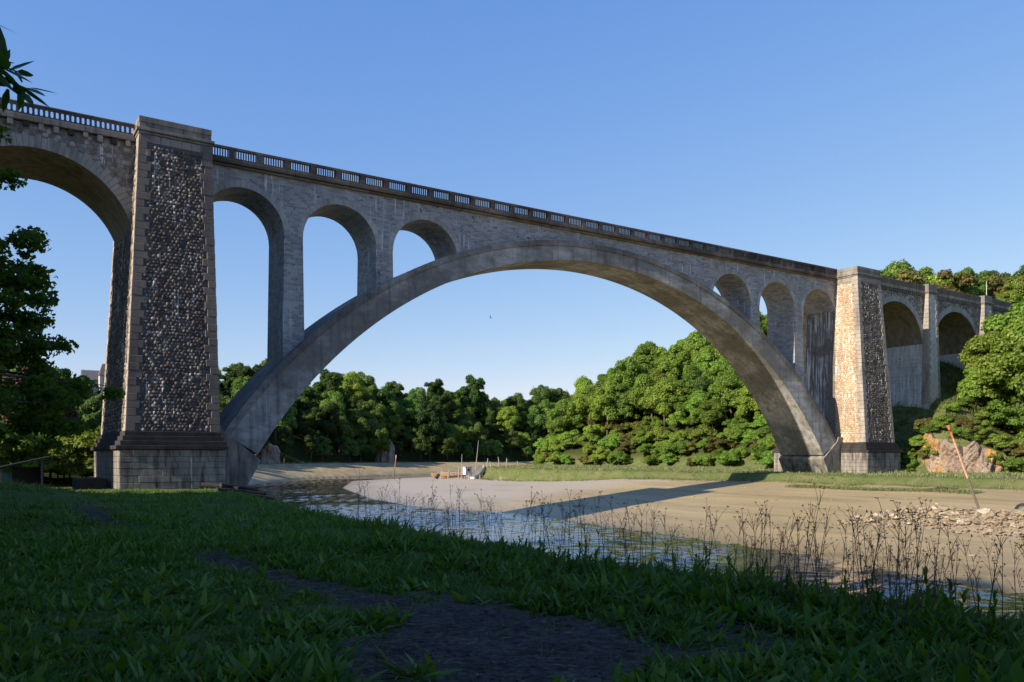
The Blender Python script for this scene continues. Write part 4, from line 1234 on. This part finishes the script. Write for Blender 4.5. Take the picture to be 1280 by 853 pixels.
P = np.stack([r_.uniform(30,230,9000), r_.uniform(190,380,9000)], 1); dc = sdist(PC, P[:,0], P[:,1]); P = P[(dc < .3) & (dc > -10)]
cover('marsh_grass', P, 5, (.35,.8), (.06,.12), (.1,.9), M['marsh'], 12, 'thin green line of marsh grass in front of the far wood', 'grass', None, .4)
# grass on the slope above the rock
P = np.stack([r_.uniform(127,172,8000), r_.uniform(50,97,8000)], 1); P = P[sdist(PH, P[:,0], P[:,1]) > .5]
M['slope_grass'] = mat_leaf('slope_grass', [(0,(.09,.13,.025)),(.6,(.15,.19,.04)),(1,(.26,.23,.10))], .35, .6, .0)
cover('slope_grass', P, 6, (.3,.85), (.06,.13), (.1,.9), M['slope_grass'], 13, 'yellowish grass on the steep slope under the right end of the viaduct', 'grass', .4+1.0*vnoise(P[:,0]/3, P[:,1]/3, 34), .2)

# ------------------------------------------------------------------ single plants on the crest of the near bank
M['stalk'] = mat_plain('dry_stalk', (.125,.098,.066), .85, .4, 12)
def stalk_mesh(seed):
    r = random.Random(seed); m = MB(); h = r.uniform(.85,1.3); lx, ly = r.uniform(-.14,.14), r.uniform(-.14,.14)
    P = [Vector((lx*(f**1.5)*h, ly*(f**1.5)*h, f*h)) for f in (0,.33,.66,1)]
    m.tube(P, [.0055,.0045,.0033,.0018], 4)
    for i in range(r.randint(5,9)):
        f = r.uniform(.5,1); a = P[2].lerp(P[3], (f-.5)*2) if f > .66 else P[1].lerp(P[2], r.random())
        d = Vector((r.uniform(-1,1), r.uniform(-1,1), r.uniform(.8,2.2))).normalized()*r.uniform(.08,.26)
        m.tube([a, a+d*.55+Vector((0,0,.015)), a+d], [.003,.0024,.0014], 3)
        if r.random() < .85:
            c = a+d
            for k in range(r.randint(3,5)):
                e = Vector((r.uniform(-1,1), r.uniform(-1,1), r.uniform(.1,1))).normalized()*r.uniform(.012,.03)
                m.tube([c, c+e], [.002,.0042], 3)
    return m.mesh('dry_stalk', M['stalk'])
SM = [stalk_mesh(200+i) for i in range(9)]
r = random.Random(5); cnt = 0
cy_ = np.linspace(2, 62, 600); cx_ = np.interp(cy_, [p[1] for p in PC[1:12]], [p[0] for p in PC[1:12]])
cpx = proj(cx_, cy_, EYE)[0]; od = np.argsort(cpx)
while cnt < 290:
    px = r.uniform(335, 1265)
    y = float(np.interp(px, cpx[od], cy_[od])) + r.uniform(-.8,.8); x = float(np.interp(y, cy_, cx_)) + r.uniform(-.65, .75 if px > 560 else 1.3)
    if float(vnoise(np.array([px/26.0]), np.array([2.0]), 71)[0]) < r.uniform(-.1,.5): continue
    s = r.uniform(.5,1.08) if px > 560 else r.uniform(.8,1.3)
    obj('dry_stalk', SM[cnt % 9], None, (x, y, zt(x, y)-.02), (r.uniform(-.12,.12), r.uniform(-.12,.12), r.uniform(0,6.28)), s,
        label='thin dry brown seed stalk standing against the river on the bank crest', cat='stalk', group='dry stalks along the crest of the near bank')
    cnt += 1
def shoot_mesh(seed):
    r = np.random.default_rng(seed); m = MB(); h = r.uniform(.38,.6)
    n = 20; f = np.linspace(.08,1,n); az = f*40 + r.uniform(0,6)
    V, Q, T = blades(np.zeros(n), np.zeros(n), f*h*.88, r.uniform(.10,.18,n)*(1.15-.5*f), r.uniform(.028,.042,n), az, r.uniform(.35,1.1,n)*(1.1-.45*f), r)
    m.tube([(0,0,0),(.01,0,h*.5),(0,.01,h*.92)], [.006,.005,.003], 4)
    st = m
    V2 = np.array(st.v); nv = len(V)
    me = mesh_np('leafy_weed', np.concatenate([V, V2]), [np.concatenate([Q, np.array([q for q in st.f if len(q) == 4])+nv]), T], [M['weed']])
    return me
SH = [shoot_mesh(300+i) for i in range(6)]
cnt = 0
while cnt < 70:
    D = 6.6 + 9*r.random(); px = r.uniform(430, 1275); lat = (px-640)/1020.4*D
    x = D*S33 + lat*C33; y = D*C33 - lat*S33
    d = float(sdist(PC, np.array([x]), np.array([y]))[0])
    if not (-.9 < d < .5): continue
    obj('leafy_weed', SH[cnt % 6], None, (x, y, zt(x, y)-.02), (r.uniform(-.1,.1), r.uniform(-.1,.1), r.uniform(0,6.28)), r.uniform(.6,1.0),
        label='upright leafy weed shoot on the crest of the near bank', cat='weed', group='leafy shoots along the crest of the near bank')
    cnt += 1
D, px = 7.1, 1243; lat = (px-640)/1020.4*D; x = D*S33 + lat*C33; y = D*C33 - lat*S33
obj('leafy_weed', SH[0], None, (x, y, zt(x, y)-.05), None, .95, label='lone leafy weed standing clear against the water at the bank end', cat='weed')

# chestnut branch hanging into the upper left corner
M['chestnut'] = mat_leaf('chestnut_leaves', [(0,(.03,.065,.012)),(1,(.06,.11,.02))], .4, .4, .0)
CT = (-4.5, 6.0); cz = zt(*CT)
ch = thing('chestnut_tree', 'chestnut tree whose big leaves hang into view above the left parapet', 'tree', (CT[0], CT[1], cz))
m = MB(); tips = [Vector((.02,8.2,11.75)), Vector((.18,8.0,11.05)), Vector((.40,8.3,11.0)), Vector((.28,8.2,11.1)), Vector((.06,8.1,11.4)), Vector((.30,9.0,12.35)), Vector((.16,8.8,12.4))]
m.tube([(CT[0],CT[1],cz-.5),(CT[0]+.1,CT[1]+.1,cz+3),(CT[0]+.3,CT[1]+.5,cz+6.5)], [.30,.24,.15], 8)
hub = Vector((CT[0]+.2,CT[1]+.3,cz+4.2))
for tp in tips:
    mid = hub.lerp(tp,.55)+Vector((0,0,.35)); m.tube([hub, mid, mid.lerp(tp,.7)+Vector((0,0,.03)), tp], [.06,.03,.012,.006], 5)
m.build('trunk', M['bark'], ch)
rr = np.random.default_rng(8); nl = 0
V, Q, T = blades(np.zeros(1), np.zeros(1), np.zeros(1), np.array([.22]), np.array([.075]), np.array([0.0]), np.array([1.35]), rr, .2)
leaf_me = mesh_np('leaf', V, [Q, T], [M['chestnut']])
for ti, tp in enumerate(tips):
    for k in range(13):
        a = rr.uniform(0,6.28); f = rr.uniform(.0,.30); b = tp + (hub-tp).normalized()*f
        obj('leaf', leaf_me, ch, tuple(b + Vector(rr.normal(size=3)*.02)), (rr.normal()*.45, .25+rr.normal()*.5, a), rr.uniform(.7,1.15))

# ------------------------------------------------------------------ rock outcrops
def mat_cliff(name, orange):
    t = NT(name); pos = t.world((1,1,.45)); n1 = t.noise(pos, .55, 6, .65); n2 = t.noise(t.world((1,1,1)), 3, 6, .7); n3 = t.noise(t.world((1,1,.7)), .28, 3)
    c = t.mix(t.ramp(n1, [(.35,0),(.65,1)]), (.26,.17,.12), (.36,.29,.23))
    c = t.mix(t.ramp(n3, [(.52,0),(.60,orange)]), c, (.48,.24,.05))
    c = t.mix(.75, c, t.ramp(n2, [(.28,.3),(.72,1.35)]), 'MULTIPLY')
    return t.done(t.bsdf(c, .92, t.bump(t.math('ADD', n2, n1), .9, .25)))
M['cliff'] = mat_cliff('orange_lichen_rock', .75); M['cliff2'] = mat_cliff('pale_cliff_rock', .2)
def cliff(name, c, rx, ry, h, seed, mat, label, yaw=0, planes=34):
    """a faceted block of rock: an upright hull cut by many planes"""
    import bmesh
    bm = bmesh.new(); bmesh.ops.create_icosphere(bm, subdivisions=5, radius=1.0); r = random.Random(seed)
    cuts = [(Vector((r.gauss(0,1), r.gauss(0,1), r.gauss(0,.45))).normalized(), r.uniform(.62,.88)) for _ in range(planes)]
    for v in bm.verts:
        p = v.co.copy(); p.x = math.copysign(abs(p.x)**.75, p.x); p.y = math.copysign(abs(p.y)**.75, p.y); p.z = math.copysign(abs(p.z)**.6, p.z)
        for n_, dd in cuts:
            e = p.dot(n_)-dd
            if e > 0: p -= n_*e*.92
        a, b, z = p.x*3+seed, p.y*3, p.z*3
        k = float(vnoise(np.array([a*2.1+z]), np.array([b*2.1-z*1.3]), seed)[0]-.5)*.16 + float(vnoise(np.array([a*5+z*2]), np.array([b*5-z*3]), seed+1)[0]-.5)*.09
        p *= 1+k
        v.co = Vector((p.x*rx, p.y*ry, (p.z*.5+.5)*h))
    me = bpy.data.meshes.new(name); bm.to_mesh(me); bm.free(); me.materials.append(mat)
    return obj(name, me, None, c, (0,0,yaw), label=label, cat='rock')
def cliff_face(base, h0, h1, seed, mat, label):
    m = MB(); nu, nv = 90, 34; P = [Vector((x,y,0)) for x,y in base]; r = random.Random(seed)
    seg = [(P[i+1]-P[i]).length for i in range(len(P)-1)]; tot = sum(seg)
    def at(f):
        d = f*tot
        for i, L in enumerate(seg):
            if d <= L or i == len(seg)-1: return P[i].lerp(P[i+1], min(1,d/L)), (P[i+1]-P[i]).normalized()
            d -= L
    U, Vv = np.meshgrid(np.arange(nu+1)/nu, np.arange(nv+1)/nv, indexing='ij')
    us, vs = U*tot, Vv*7
    disp = (np.abs(vnoise(us*.55+seed, vs*.14, seed)-.5)*2)**1.1*2.4 + (np.abs(vnoise(us*1.2+vs*.35, vs*.5-us*.2, seed+1)-.5)*2)*.7 + (vnoise(us*3.1+vs, vs*2.2, seed+2)-.5)*.42 + (vnoise(us*7, vs*6, seed+3)-.5)*.16
    for i in range(nu+1):
        f = i/nu; p, tg = at(f); nrm = Vector((-tg.y, tg.x, 0))      # towards the river
        hh = (h0+(h1-h0)*f)*(1-.35*abs(2*f-1)**6) + 2.8*float(vnoise(np.array([f*9.0]), np.array([.5]), seed+5)[0]-.5)
        for j in range(nv+1):
            v = j/nv; back = -.14*hh*v - 3.4*max(0,v-.82)**1.0*2.2 - 2.6*(abs(2*f-1)**7)
            q = p + nrm*(disp[i,j]*(1-.3*v) + back); m.v.append((q.x, q.y, 4.4 + hh*min(1, v*1.12)))
    for i in range(nu):
        for j in range(nv): a = i*(nv+1)+j; m.f.append((a, a+1, a+nv+2, a+nv+1))
    return m.build('rock_outcrop', mat, None, label=label, cat='rock')
cliff_face(CLIFF, 4.9, 7.0, 4, M['cliff'], 'ochre cliff streaked with orange lichen beside the right pylon')
def far_pt(px, py, z): D = (EYE-z)*1020.4/(py-570); lat = (px-640)/1020.4*D; return D*S33+lat*C33, D*C33-lat*S33
for px, w, h, lab in ((480,4.5,12,'pale rock face with a tree on top at the edge of the far wood'), (331,5.0,8,'pale broken rocks at the water edge beside the arch foot')):
    D = 150.0
    while True:
        lat = (px-640)/1020.4*D; x, y = D*S33+lat*C33, D*C33-lat*S33
        if D > 600 or (y > 150 and sdist(PC, np.array([x]), np.array([y]))[0] < -3.0): break
        D += 1.0
    o = cliff_face([(x+w*.9,y-w*.5),(x,y),(x-w*.8,y+w*.7)], h, h*.8, int(px), M['cliff2'], lab); o.location.z = zt(x,y)-5.4
# ------------------------------------------------------------------ heap of rubble on the mud with the leaning marker pole
M['rock'] = mat_plain('mud_coated_stone', (.29,.225,.145), .9, .45, 4, .6)
M['palerock'] = mat_plain('pale_stone', (.43,.36,.26), .85, .4, 4, .5)
RK = []
for i in range(8):
    me = rock_mesh(500+i, 2, .5, .62); me.materials.append(M['palerock'] if i % 4 == 0 else M['rock']); RK.append(me)
heap = thing('rubble_heap', 'long heap of mud coated stones lying on the mud below the orange rock', 'stone heap', (75, 38, zt(75,38)))
def heap_h(x, y):
    c = 73.6 + .8*math.sin(y*.35); f = max(0, 1-abs(x-c)/6.0); g = min(1, max(0, (49.2-y)/5)); return 1.25*f**1.1*g
m = MB(); nu, nv = 36, 70
for i in range(nu+1):
    for j in range(nv+1):
        x = 66.6 + 14.2*i/nu; y = 10 + 39.5*j/nv
        m.v.append((x, y, zt(x,y) - .12 + heap_h(x,y) + .22*(float(vnoise(np.array([x*1.6]), np.array([y*1.6]), 60)[0])-.5)*(heap_h(x,y) > .05)))
for i in range(nu):
    for j in range(nv): a = i*(nv+1)+j; m.f.append((a, a+nv+1, a+nv+2, a+1))
M['mud'] = mat_plain('caked_mud', (.31,.24,.155), .8, .35, 2.2, .8)
m.build('mud_bed', M['mud'], heap, smooth=True)
r = random.Random(9)
for i in range(290):
    y = 24 + 25*r.random(); x = 73.6 + .8*math.sin(y*.35) + (r.triangular(-6.0,4.0,-.4))
    if y > 46 and r.random() < .4: continue
    s = r.uniform(.16,.46)*(1.3 if r.random() < .12 else 1)
    obj('rock', RK[r.randrange(8)], heap, (x, y, zt(x,y)+heap_h(x,y)+s*.12), (r.uniform(-.4,.4), r.uniform(-.4,.4), r.uniform(0,6.28)), (s*r.uniform(.8,1.4), s, s*r.uniform(.7,1.1)))
P = []
Vc = []; Fc = []; k = 0
cvs = [(np.array([v.co[:] for v in me.vertices]), np.array([p.vertices[:] for p in me.polygons])) for me in (rock_mesh(700,1,.6,.6), rock_mesh(701,1,.6,.6))]
for i in range(1700):
    y = 22 + 27*r.random(); x = 73.6 + .8*math.sin(y*.35) + r.triangular(-6.8,5.0,-.6); s = r.uniform(.06,.2)
    cv, cf = cvs[i % 2]; a = r.uniform(0,6.28); rot = np.array([[math.cos(a),-math.sin(a),0],[math.sin(a),math.cos(a),0],[0,0,1]])
    Vc.append(cv@rot.T*s + np.array([x, y, zt(x,y)+heap_h(x,y)])); Fc.append(cf+k); k += len(cv)
obj('small_stones', mesh_np('small_stones', np.concatenate(Vc), [np.concatenate(Fc)], [M['rock']]), heap, kind='stuff')
# scattered stones on the open mud
for i in range(46):
    px = r.uniform(840,1275); py = r.uniform(603,636) if r.random() < .75 else r.uniform(640,660)
    x, y = far_pt(px, py, 3.0); z = zt(x,y)
    if z > 4.4 or z < .5: continue
    s = r.uniform(.10,.32)
    obj('mud_stone', RK[r.randrange(8)], None, (x, y, z+s*.1), (0,0,r.uniform(0,6.28)), (s*1.4, s, s*.6), label='small pale stone lying alone on the open mud flat', cat='stone', group='stones scattered on the mud flat')

M['red'] = mat_plain('faded_red_paint', (.55,.13,.07), .6, .3, 5); M['paint'] = mat_plain('flaking_white_paint', (.60,.50,.42), .7, .3, 6)
def marker(base, top, r0, bands, label, collar=True):
    t = thing('marker_pole', label, 'pole', base)
    A, B = Vector(base)-Vector((0,0,.5)), Vector(top)
    f0 = 0
    for f1, mat, nm in bands:
        m = MB(); m.tube([A.lerp(B,f0), A.lerp(B,f1)], [r0*(1-.35*f0), r0*(1-.35*f1)], 10); m.build(nm, mat, t, smooth=False); f0 = f1
    if collar:
        m = MB(); d = (B-A).normalized(); m.tube([A.lerp(B,.96)-Vector((.22,.1,0)), A.lerp(B,1.0)-Vector((.22,.1,0))+d*.1], [.11,.16], 8); m.build('topmark', M['red'], t)
pz = zt(75,38.2)+heap_h(75,38.2)
marker((75,38.2,pz), (73.6,40.4,10.5), .115, [(.42,M['wood'],'shaft'),(.86,mat_plain('faded_salmon_paint', (.52,.30,.19), .7, .35, 5),'painted_band'),(1.0,M['red'],'painted_band')], 'leaning marker pole with faded red top planted in the stone heap')
x, y = far_pt(492, 594.5, 1.6)
marker((x,y,zt(x,y)), (x+.9,y,zt(x,y)+7.6), .17, [(.5,M['wood'],'shaft'),(.86,M['red'],'painted_band'),(1.0,M['paint'],'painted_band')], 'thin red topped marker pole standing on the far mud before the wood', False)
# tyre half sunk in the mud, driftwood
x, y = far_pt(1279, 629, 3.3); m = MB()
m.tube([(x+.1*math.cos(a), y-.62*math.cos(a), zt(x,y)+.15+.62*math.sin(a)) for a in np.linspace(-.3,math.pi+.3,22)], .13, 8)
M['rubber'] = mat_plain('old_rubber', (.025,.025,.028), .7, .3, 8)
m.build('old_tyre', M['rubber'], label='black tyre standing half sunk in the mud', cat='tyre')
x, y = far_pt(1178, 614.5, 3.4); m = MB(); z = zt(x,y)+.1
m.tube([(x-1.6,y+.9,z),(x-.5,y+.3,z+.12),(x+.6,y-.4,z+.1),(x+2.4,y-1.5,z-.02)], [.07,.12,.1,.03], 6)
for i in range(7): a = Vector((x-1.0+.3*i, y+.6-.18*i, z+.05)); m.tube([a, a+Vector((r.uniform(-.3,.3), r.uniform(-.3,.3), r.uniform(.05,.25)))], [.05,.02], 5)
m.build('driftwood_branch', M['darkwood'], label='dark driftwood branch stranded on the upper mud', cat='branch')

# ------------------------------------------------------------------ wrecked boats and stakes at the tip of the marsh
M['hullwhite'] = mat_plain('peeling_white_hull', (.62,.60,.57), .6, .35, 3); M['rust'] = mat_plain('rusty_plank', (.33,.18,.085), .85, .5, 3, .5)
M['grey'] = mat_plain('bleached_grey_wood', (.33,.31,.29), .9, .4, 5, .4)
def wpt(px, D): lat = (px-640)/1020.4*D; return D*S33+lat*C33, D*C33-lat*S33
def hull(name, px, D, L, B, Hh, yaw, pitch, mats, label, ribs=0, zoff=0):
    x, y = wpt(px, D); t = thing(name, label, 'boat', (x, y, zt(x,y)+zoff)); n = 10; m = MB(); rail = MB()
    pr = []
    for i in range(n+1):
        f = i/n; u = f*L - L/2; w = B/2*(1-f**2.6)**.6*(.72+.28*min(1,f*3)); sh = Hh*(.8+.45*f*f)
        pr.append([(u,-w,sh),(u,-w*.86,sh*.45),(u,0,.04+.55*Hh*max(0,f-.8)*2),(u,w*.86,sh*.45),(u,w,sh)])
    for p in pr: m.v += p
    for i in range(n):
        for k in range(4): a = i*5+k; m.f.append((a,a+1,a+6,a+5))
    m.f.append((0,1,2,3,4))
    rot = Matrix.Rotation(yaw,4,'Z')@Matrix.Rotation(pitch,4,'Y')
    def put(mm, nm, mat):
        me = mm.mesh(nm, mat); o = bpy.data.objects.new(nm, me); COL.objects.link(o); o.parent = t; o.matrix_local = rot; return o
    h = put(m, 'hull', mats[0]); sm = h.modifiers.new('thickness','SOLIDIFY'); sm.thickness = .07
    for s in (0,4):
        g = MB(); g.tube([pr[i][s] for i in range(n+1)], .07, 5); put(g, 'gunwale', mats[1])
    for i in range(ribs):
        p = pr[1+i]; g = MB(); g.tube([Vector(p[0])+Vector((0,-.05,.35*(i%2))), p[1], p[2], p[3], Vector(p[4])+Vector((0,.05,.3*((i+1)%2)))], .06, 5); put(g, 'rib', M['grey'])
    g = MB(); g.tube([pr[n][2], pr[n][0], Vector(pr[n][0])+Vector((.1,0,.3))], .09, 5); put(g, 'stem', mats[1])
    return t
hull('wrecked_boat', 600, 201, 5.6, 2.2, 1.7, .35, -.42, (M['hullwhite'],M['wood']), 'white wrecked boat with its bow tipped up on the marsh', 5, .3)
hull('wrecked_boat', 566, 214, 6.5, 2.4, 1.5, 2.3, .1, (M['rust'],M['grey']), 'rusty orange hulk of a boat under the trees at the marsh tip', 6, .1)
hull('wrecked_boat', 545, 222, 5.5, 2.2, 1.4, .9, .15, (M['rust'],M['hullwhite']), 'rust stained hull with pale gunwales lying beside the far wood', 5, .1)
x, y = wpt(584, 203); z = zt(x,y)
hut = thing('boat_cabin', 'grey box cabin standing on legs among the wrecked boats', 'cabin', (x,y,z))
m = MB(); m.box(x-.9,x+.9,y-.7,y+.7,z+1.0,z+2.9); m.build('walls', M['hullwhite'], hut, bevel=.05)
m = MB(); m.hexa([(x-1.1,y-.9,z+2.91),(x+1.1,y-.9,z+2.91),(x+1.1,y+.9,z+3.0),(x-1.1,y+.9,z+3.0),(x-1.1,y-.9,z+3.0),(x+1.1,y-.9,z+3.0),(x+1.1,y+.9,z+3.12),(x-1.1,y+.9,z+3.12)]); m.build('roof', M['grey'], hut)
for sx_ in (-.8,.8):
    for sy in (-.6,.6): m = MB(); m.box(x+sx_-.08,x+sx_+.08,y+sy-.08,y+sy+.08,z-.4,z+1.0); m.build('leg', M['wood'], hut)
m = MB(); m.box(x-.3,x+.3,y-.73,y-.69,z+1.9,z+2.5); m.build('window', M['rubber'], hut)
for px, D, h, lean, lab in ((577,203,6.2,.02,'shorter of the two bare masts among the wrecked boats'),(594,207,9.4,.22,'taller thin bare mast among the wrecked boats')):
    x, y = wpt(px, D); z = zt(x,y); m = MB(); m.tube([(x,y,z-.5),(x+lean*2,y,z+h*.5),(x+lean*4.5,y,z+h)], [.13,.10,.05], 7); m.build('boat_mast', M['grey'], label=lab, cat='mast')
for i, (px, D, h) in enumerate(((573,199,3.2),(609,202,2.2),(624,205,2.6),(633,203,2.2),(648,204,1.5),(614,204,1.5),(560,210,2.4),(551,216,2.6),(586,200,1.2),(600,198,1.0))):
    x, y = wpt(px, D); z = zt(x,y); m = MB(); a = r.uniform(-.5,.5)
    m.tube([(x,y,z-.4),(x+a*.3,y,z+h*.5),(x+a,y+.1,z+h)], [.16,.15,.07], 6)
    if i % 3 == 0: m.tube([(x+a*.3,y,z+h*.5),(x+a*.3+.5,y,z+h*.85)], [.09,.04], 5)
    m.build('mooring_stake', M['grey'], label='broken grey timber stake beside the wrecked boats', cat='stake', group='broken stakes around the wrecked boats')

# ------------------------------------------------------------------ left bank: lean-to, timber, boat, block, houses
x, y = 2.4, 66.0; z = zt(x,y)
sh = thing('lean_to_shed', 'small open shed with a sloping roof under the left trees', 'shed', (x,y,z))
for dx in (-1.2,1.2):
    for dy in (-.8,.8): m = MB(); m.box(x+dx-.06,x+dx+.06,y+dy-.06,y+dy+.06,z-.3,z+2.2+.28*dx); m.build('post', M['wood'], sh)
m = MB(); m.hexa([(x-1.6,y-1.1,z+1.82),(x+1.7,y-1.1,z+2.62),(x+1.7,y+1.1,z+2.62),(x-1.6,y+1.1,z+1.82),(x-1.6,y-1.1,z+1.92),(x+1.7,y-1.1,z+2.72),(x+1.7,y+1.1,z+2.72),(x-1.6,y+1.1,z+1.92)]); m.build('roof', M['darkwood'], sh)
m = MB(); m.box(x-1.15,x-.5,y+.7,y+.76,z-.1,z+1.7); m.build('side_panel', mat_plain('faded_teal_board', (.06,.13,.15), .8, .3, 4), sh)
m = MB(); m.box(x-.45,x+1.2,y+.7,y+.76,z-.1,z+1.95); m.build('back_panel', M['darkwood'], sh)
m = MB(); m.box(x+1.27,x+1.32,y-.8,y+.7,z-.1,z+2.35); m.build('end_panel', M['darkwood'], sh)
for i, (x0,y0,x1,y1,dz,rad) in enumerate(((15.6,66.5,19.6,67.6,.15,.22),(16.2,67.4,20.0,68.4,.2,.2),(16.0,66.9,19.2,68.2,.52,.18),(14.9,68.4,17.4,67.0,.5,.2),(17.2,65.9,20.2,66.7,.1,.17))):
    m = MB(); a = Vector((x0,y0,zt(x0,y0)+dz)); b = Vector((x1,y1,max(zt(x1,y1), zt(x0,y0)-.5)+dz)); m.tube([a, a.lerp(b,.5)+Vector((0,0,.05)), b], [rad,rad*.95,rad*.85], 8)
    m.build('timber_log', M['darkwood'], label='blackened log in the timber pile at the foot of the dark pylon', cat='log', group='logs of the timber pile by the pylon')
m = MB(); m.box(7.4,9.7,82.0,88.5,3.5,5.75); m.build('concrete_block', M['black'], label='low dark concrete block against the side of the dark pylon plinth', cat='block', bevel=.06)
hull('rowing_boat', 118, 84, 3.4, 1.3, .55, 1.9, 0, (M['hullwhite'],M['wood']), 'pale rowing boat pulled up in the shade beside the dark pylon', 0, .05)

def house(px, py_top, D, w, dpt, hwall, hroof, label, wall, roof, turret=False):
    x, y = wpt(px, D); top = EYE + (570-py_top)*D/1020.4; z = top-hwall-hroof
    t = thing('house', label, 'house', (x,y,z))
    m = MB(); m.box(x-w/2,x+w/2,y-dpt/2,y+dpt/2,z-8,z+hwall); m.build('wall', wall, t)
    m = MB()
    if turret: m.add([(x-w/2-.2,y-dpt/2-.2,z+hwall),(x+w/2+.2,y-dpt/2-.2,z+hwall),(x+w/2+.2,y+dpt/2+.2,z+hwall),(x-w/2-.2,y+dpt/2+.2,z+hwall),(x-w*.22,y-.3,z+hwall+hroof),(x+w*.22,y-.3,z+hwall+hroof),(x+w*.22,y+.3,z+hwall+hroof),(x-w*.22,y+.3,z+hwall+hroof)], [(0,1,5,4),(1,2,6,5),(2,3,7,6),(3,0,4,7),(4,5,6,7),(3,2,1,0)])
    else: m.add([(x-w/2-.3,y-dpt/2-.3,z+hwall-.1),(x+w/2+.3,y-dpt/2-.3,z+hwall-.1),(x+w/2+.3,y+dpt/2+.3,z+hwall-.1),(x-w/2-.3,y+dpt/2+.3,z+hwall-.1),(x-w/2-.3,y,z+hwall+hroof),(x+w/2+.3,y,z+hwall+hroof)], [(0,1,5,4),(2,3,4,5),(1,2,5),(3,0,4),(3,2,1,0)])
    rf = m.build('roof', roof, t)
    m = MB(); m.box(x+w*.28,x+w*.28+.6,y-.3,y+.3,z+hwall+hroof*.3,z+hwall+hroof+.7); m.build('chimney', wall, rf)
    for dx in ((-.25,.25) if not turret else (0,)):
        wx = x+dx*w; m = MB(); m.box(wx-.45,wx+.45,y-dpt/2-.06,y-dpt/2+.05,z+hwall-2.2,z+hwall-.7); wd = m.build('window', M['rubber'], t)
        m = MB(); m.box(wx-.55,wx+.55,y-dpt/2-.12,y-dpt/2-.04,z+hwall-2.32,z+hwall-2.2); m.build('sill', wall, wd)
M['render'] = mat_plain('cream_render', (.52,.48,.41), .85, .2, 2); M['slate'] = mat_plain('slate_roof', (.13,.125,.13), .7, .3, 3); M['slate2'] = mat_plain('brown_slate', (.17,.135,.11), .7, .3, 3)
house(131, 455, 208, 2.6, 2.8, 3.0, 3.0, 'cream turret house with a steep brown roof beside the dark pylon', M['render'], M['slate2'], True)
house(118, 463, 212, 5.5, 5, 3.0, 2.6, 'cream house with a slate roof left of the turret', M['render'], M['slate'])
house(92, 474, 205, 5.0, 5, 2.6, 2.4, 'low slate roofed house showing between the left tree branches', M['render'], M['slate'])
house(80, 470, 215, 2.2, 2.2, 3.0, 2.0, 'narrow pale tower house behind the left tree branches', M['render'], M['slate2'], True)

# mast and green fence where the line runs into the hill
M['green'] = mat_plain('green_paint', (.03,.22,.12), .5, .2, 5)
x, y = 163.4, 82.3; z = ZTA+1.5
ms = thing('signal_mast', 'slender white mast with a green foot on the end of the viaduct', 'mast', (x,y,z))
m = MB(); m.tube([(x,y,z-1.2),(x,y,z+1.0)], .09, 7); m.build('foot', M['green'], ms)
m = MB(); m.tube([(x,y,z+1.0),(x,y,z+3.6)], [.07,.05], 7); m.build('shaft', M['hullwhite'], ms)
fe = thing('green_fence', 'thin green fence on top of the viaduct end by the white mast', 'fence', (x+.4,82.4,z))
for i in range(5): m = MB(); m.tube([(x+.4+i*1.5,82.4,z-1.0),(x+.4+i*1.5,82.4,z+1.0)], .05, 6); m.build('post', M['green'], fe)
for dz in (.15,.5,.95): m = MB(); m.tube([(x+.4,82.4,z+dz),(x+6.4,82.4,z+dz)], .022, 5); m.build('wire', M['green'], fe)

# bird gliding under the arch
D = 150; x, y = wpt(613, D); z = EYE + (570-397)*D/1020.4
m = MB(); m.add([(-.28,0,0),(.0,.07,.03),(.24,0,.0),(0,-.07,.02),(.05,.10,.03),(-.1,.75,.16),(-.02,.72,.17),(.05,-.1,.03),(-.1,-.75,.16),(-.02,-.72,.17),(-.1,.1,.02),(-.1,-.1,.02),(0,0,-.06)],
      [(0,10,1),(0,1,3),(0,3,11),(1,2,3),(4,6,5,10),(7,11,8,9),(0,12,10),(0,11,12),(12,2,1),(12,3,2)])
M['bird'] = mat_plain('grey_feathers', (.22,.24,.27), .8, .2, 4)
m.build('bird', M['bird'], None, loc=(x,y,z), rot=(.35,0,2.4), label='small grey bird gliding in the sky under the arch', cat='bird')
